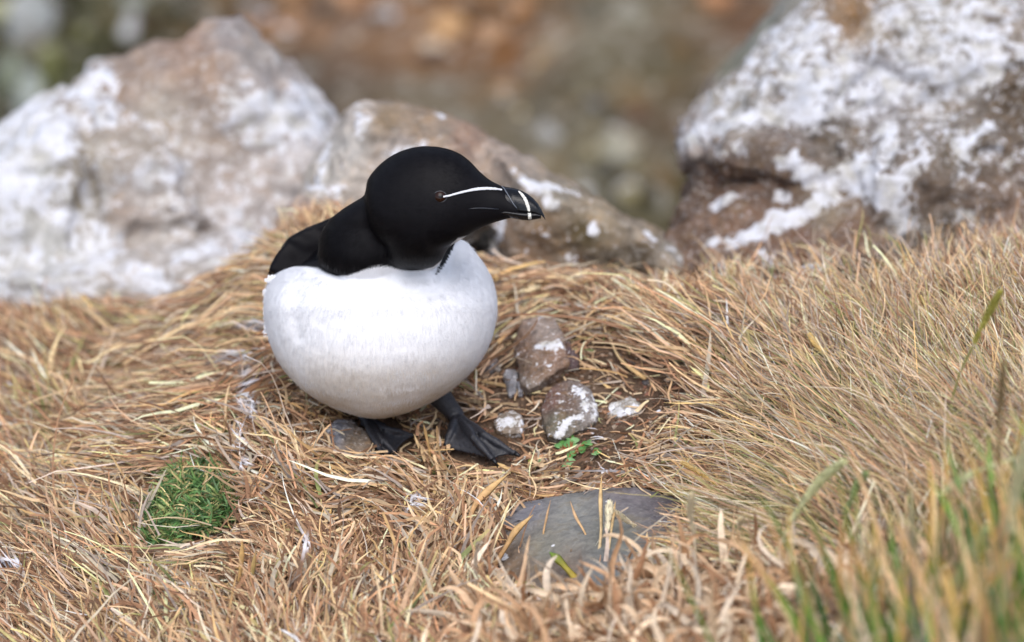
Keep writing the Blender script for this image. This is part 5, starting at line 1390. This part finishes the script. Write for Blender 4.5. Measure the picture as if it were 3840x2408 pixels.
seed_head('blurred brown spindle shaped seed head at the right edge', [(3762, 1370), (3755, 1480), (3745, 1600), (3745, 1760), (3750, 2000)], .0040, srgb(150, 128, 90), srgb(150, 128, 90), 3, d=2.10, loose=.1, group=sg)
seed_head('very blurred big pale seed head at the right edge', [(3850, 1680), (3810, 1850), (3790, 2020), (3770, 2200)], .0060, srgb(206, 202, 160), PG, 2, d=2.02, loose=.3, group=sg)
seed_head('very blurred pale green seed head low at the right', [(3690, 2000), (3620, 2130), (3560, 2260), (3500, 2440)], .0058, srgb(190, 196, 140), PG, 3, d=2.06, loose=.3, group=sg)
seed_head('blurred pale green seed head bending to the right edge', [(3560, 1830), (3640, 1780), (3740, 1740), (3860, 1700)], .0042, PG, PG, 2, d=2.15, loose=.3, group=sg)
seed_head('blurred grey stalk crossing the lower right corner', [(3300, 1960), (3500, 2080), (3420, 2150), (3380, 2300)], .0030, srgb(176, 160, 150), srgb(150, 130, 120), 1, d=2.12, loose=.1, group=sg)
seed_head('sharp golden seed head lying on the turf above right of centre', [(3040, 1262), (3058, 1290), (3085, 1318), (3108, 1340), (3170, 1400), (3230, 1470)], .0028, GO, GO, 3, loose=.5, group=sg)
seed_head('golden seed head pointing left above the slate end', [(2565, 1738), (2610, 1765), (2660, 1800), (2705, 1835), (2790, 1890)], .0024, GO, GO, 3, loose=.5, group=sg)
seed_head('seed head lying across the right end of the slate', [(2308, 1922), (2350, 1952), (2400, 1985), (2480, 2040)], .0030, PW, PW, 2, loose=.5, group=sg)
seed_head('white feathery upright seed head over the slate', [(2286, 1895), (2282, 1940), (2276, 2000), (2276, 2080), (2285, 2190)], .0036, srgb(232, 220, 186), PW, 2, loose=.6, group=sg)
seed_head('white seed head lying low in front of the slate', [(2225, 2098), (2180, 2108), (2130, 2125), (2090, 2150)], .0040, srgb(236, 224, 194), PW, 2, loose=.5, group=sg)
seed_head('slender golden seed head near the right edge of the turf', [(3728, 1010), (3735, 1050), (3742, 1085), (3760, 1180)], .0022, GO, STRAW, 2, loose=.6, group=sg)
seed_head('second slender seed head near the right edge of the turf', [(3806, 1030), (3802, 1070), (3804, 1110), (3815, 1200)], .0022, GO, STRAW, 2, loose=.6, group=sg)
seed_head('golden seed head standing highest at the right edge', [(3828, 910), (3832, 960), (3838, 1030), (3842, 1120)], .0022, srgb(206, 160, 84), STRAW, 2, loose=.5, group=sg)
seed_head('small straw seed head on the turf right of centre', [(2785, 1475), (2800, 1500), (2822, 1530), (2860, 1590)], .0020, PW, STRAW, 2, loose=.5, group=sg)
seed_head('pale seed head standing in the middle of the right turf', [(3455, 1120), (3470, 1150), (3490, 1180), (3520, 1260)], .0022, GO, STRAW, 2, loose=.5, group=sg)
seed_head('dry seed head among the right turf blades', [(3210, 1310), (3225, 1340), (3250, 1370), (3300, 1430)], .0022, PW, STRAW, 2, loose=.5, group=sg)
seed_head('greenish seed head lying below the right turf', [(2555, 1985), (2600, 2010), (2660, 2040), (2740, 2080)], .0024, srgb(196, 190, 120), srgb(150, 150, 80), 2, stand=False, loose=.4, group=sg)
seed_head('golden seed head crossing the dense right turf', [(2740, 1890), (2790, 1920), (2850, 1950), (2920, 1990)], .0024, GO, STRAW, 2, stand=False, loose=.4, group=sg)

# small seedlings in the bare soil
def seedling(label, base, leaves):
    b_ = G(*base); root = empty("seedling", b_); tag(root, label, 'plant')
    bm = bmesh.new()
    for lx_, ly_, s_, c_ in leaves:
        q = G(lx_, ly_); q = q + (CAM - q) / np.linalg.norm(CAM - q) * .006
        tube_bm(bm, [b_, (b_ + q) / 2 + np.array([0, 0, .002]), q], [.0005, .0004, .0003], 6)
    link("stem", bm_mesh("stem", bm), simple_mat("seedling_stem", srgb(150, 90, 50), .6), root)
    rs = random.Random(len(label))
    for lx_, ly_, s_, c_ in leaves:
        q = G(lx_, ly_); q = q + (CAM - q) / np.linalg.norm(CAM - q) * .006
        a = rs.uniform(0, 6.28); V_, F_ = [], []
        ax = np.array([math.cos(a), math.sin(a) * .8, .35]); ax /= np.linalg.norm(ax); sd__ = np.cross(ax, np.array([0.1 * rs.uniform(-1, 1), -.4, 1])); sd__ /= np.linalg.norm(sd__); up_ = np.cross(sd__, ax)
        n_ = 8
        for i in range(n_ + 1):
            t = i / n_; w_ = s_ * .36 * math.sin(math.pi * min(1, t * .95 + .03)) ** .7
            for k_ in (-1, 0, 1): V_.append(q + ax * s_ * (t - .3) + sd__ * w_ * k_ + up_ * (abs(k_) * w_ * .35 - s_ * .25 * t * t))
        for i in range(n_):
            for k_ in range(2): m = i * 3 + k_; F_.append((m, m + 1, m + 4, m + 3))
        me = mesh_np("leaf", np.array(V_), np.array(F_), True, np.tile(np.array(srgb(*c_)), (len(V_), 1)))
        me = evaluated(me, [("SOLIDIFY", dict(thickness=.0003))]); me.name = "leaf"
        link("leaf", me, M_GREEN, root)
g1, g2, g3 = (110, 160, 92), (92, 142, 70), (140, 178, 120)
seedling('small green leafy seedling in the hollow below the rimmed stone', (2140, 1720), [(2140, 1640, .007, g2), (2125, 1665, .008, g1), (2105, 1668, .006, g2), (2148, 1655, .006, g3), (2190, 1670, .006, g2), (2200, 1660, .006, g1), (2182, 1690, .006, g2), (2135, 1700, .006, g3), (2150, 1702, .005, g1), (2130, 1730, .006, g3), (2118, 1745, .007, g3), (2136, 1715, .005, g2), (2100, 1675, .005, g1)])
seedling('tiny green seedling right of the right foot', (2006, 1742), [(1990, 1728, .005, (170, 180, 80)), (2008, 1732, .006, g1), (2018, 1728, .005, g2), (2008, 1745, .005, g3)])
seedling('tiny green sprig under the right side of the soil patch', (2230, 1700), [(2232, 1690, .004, g2), (2242, 1698, .004, g1), (2224, 1700, .004, g3)])
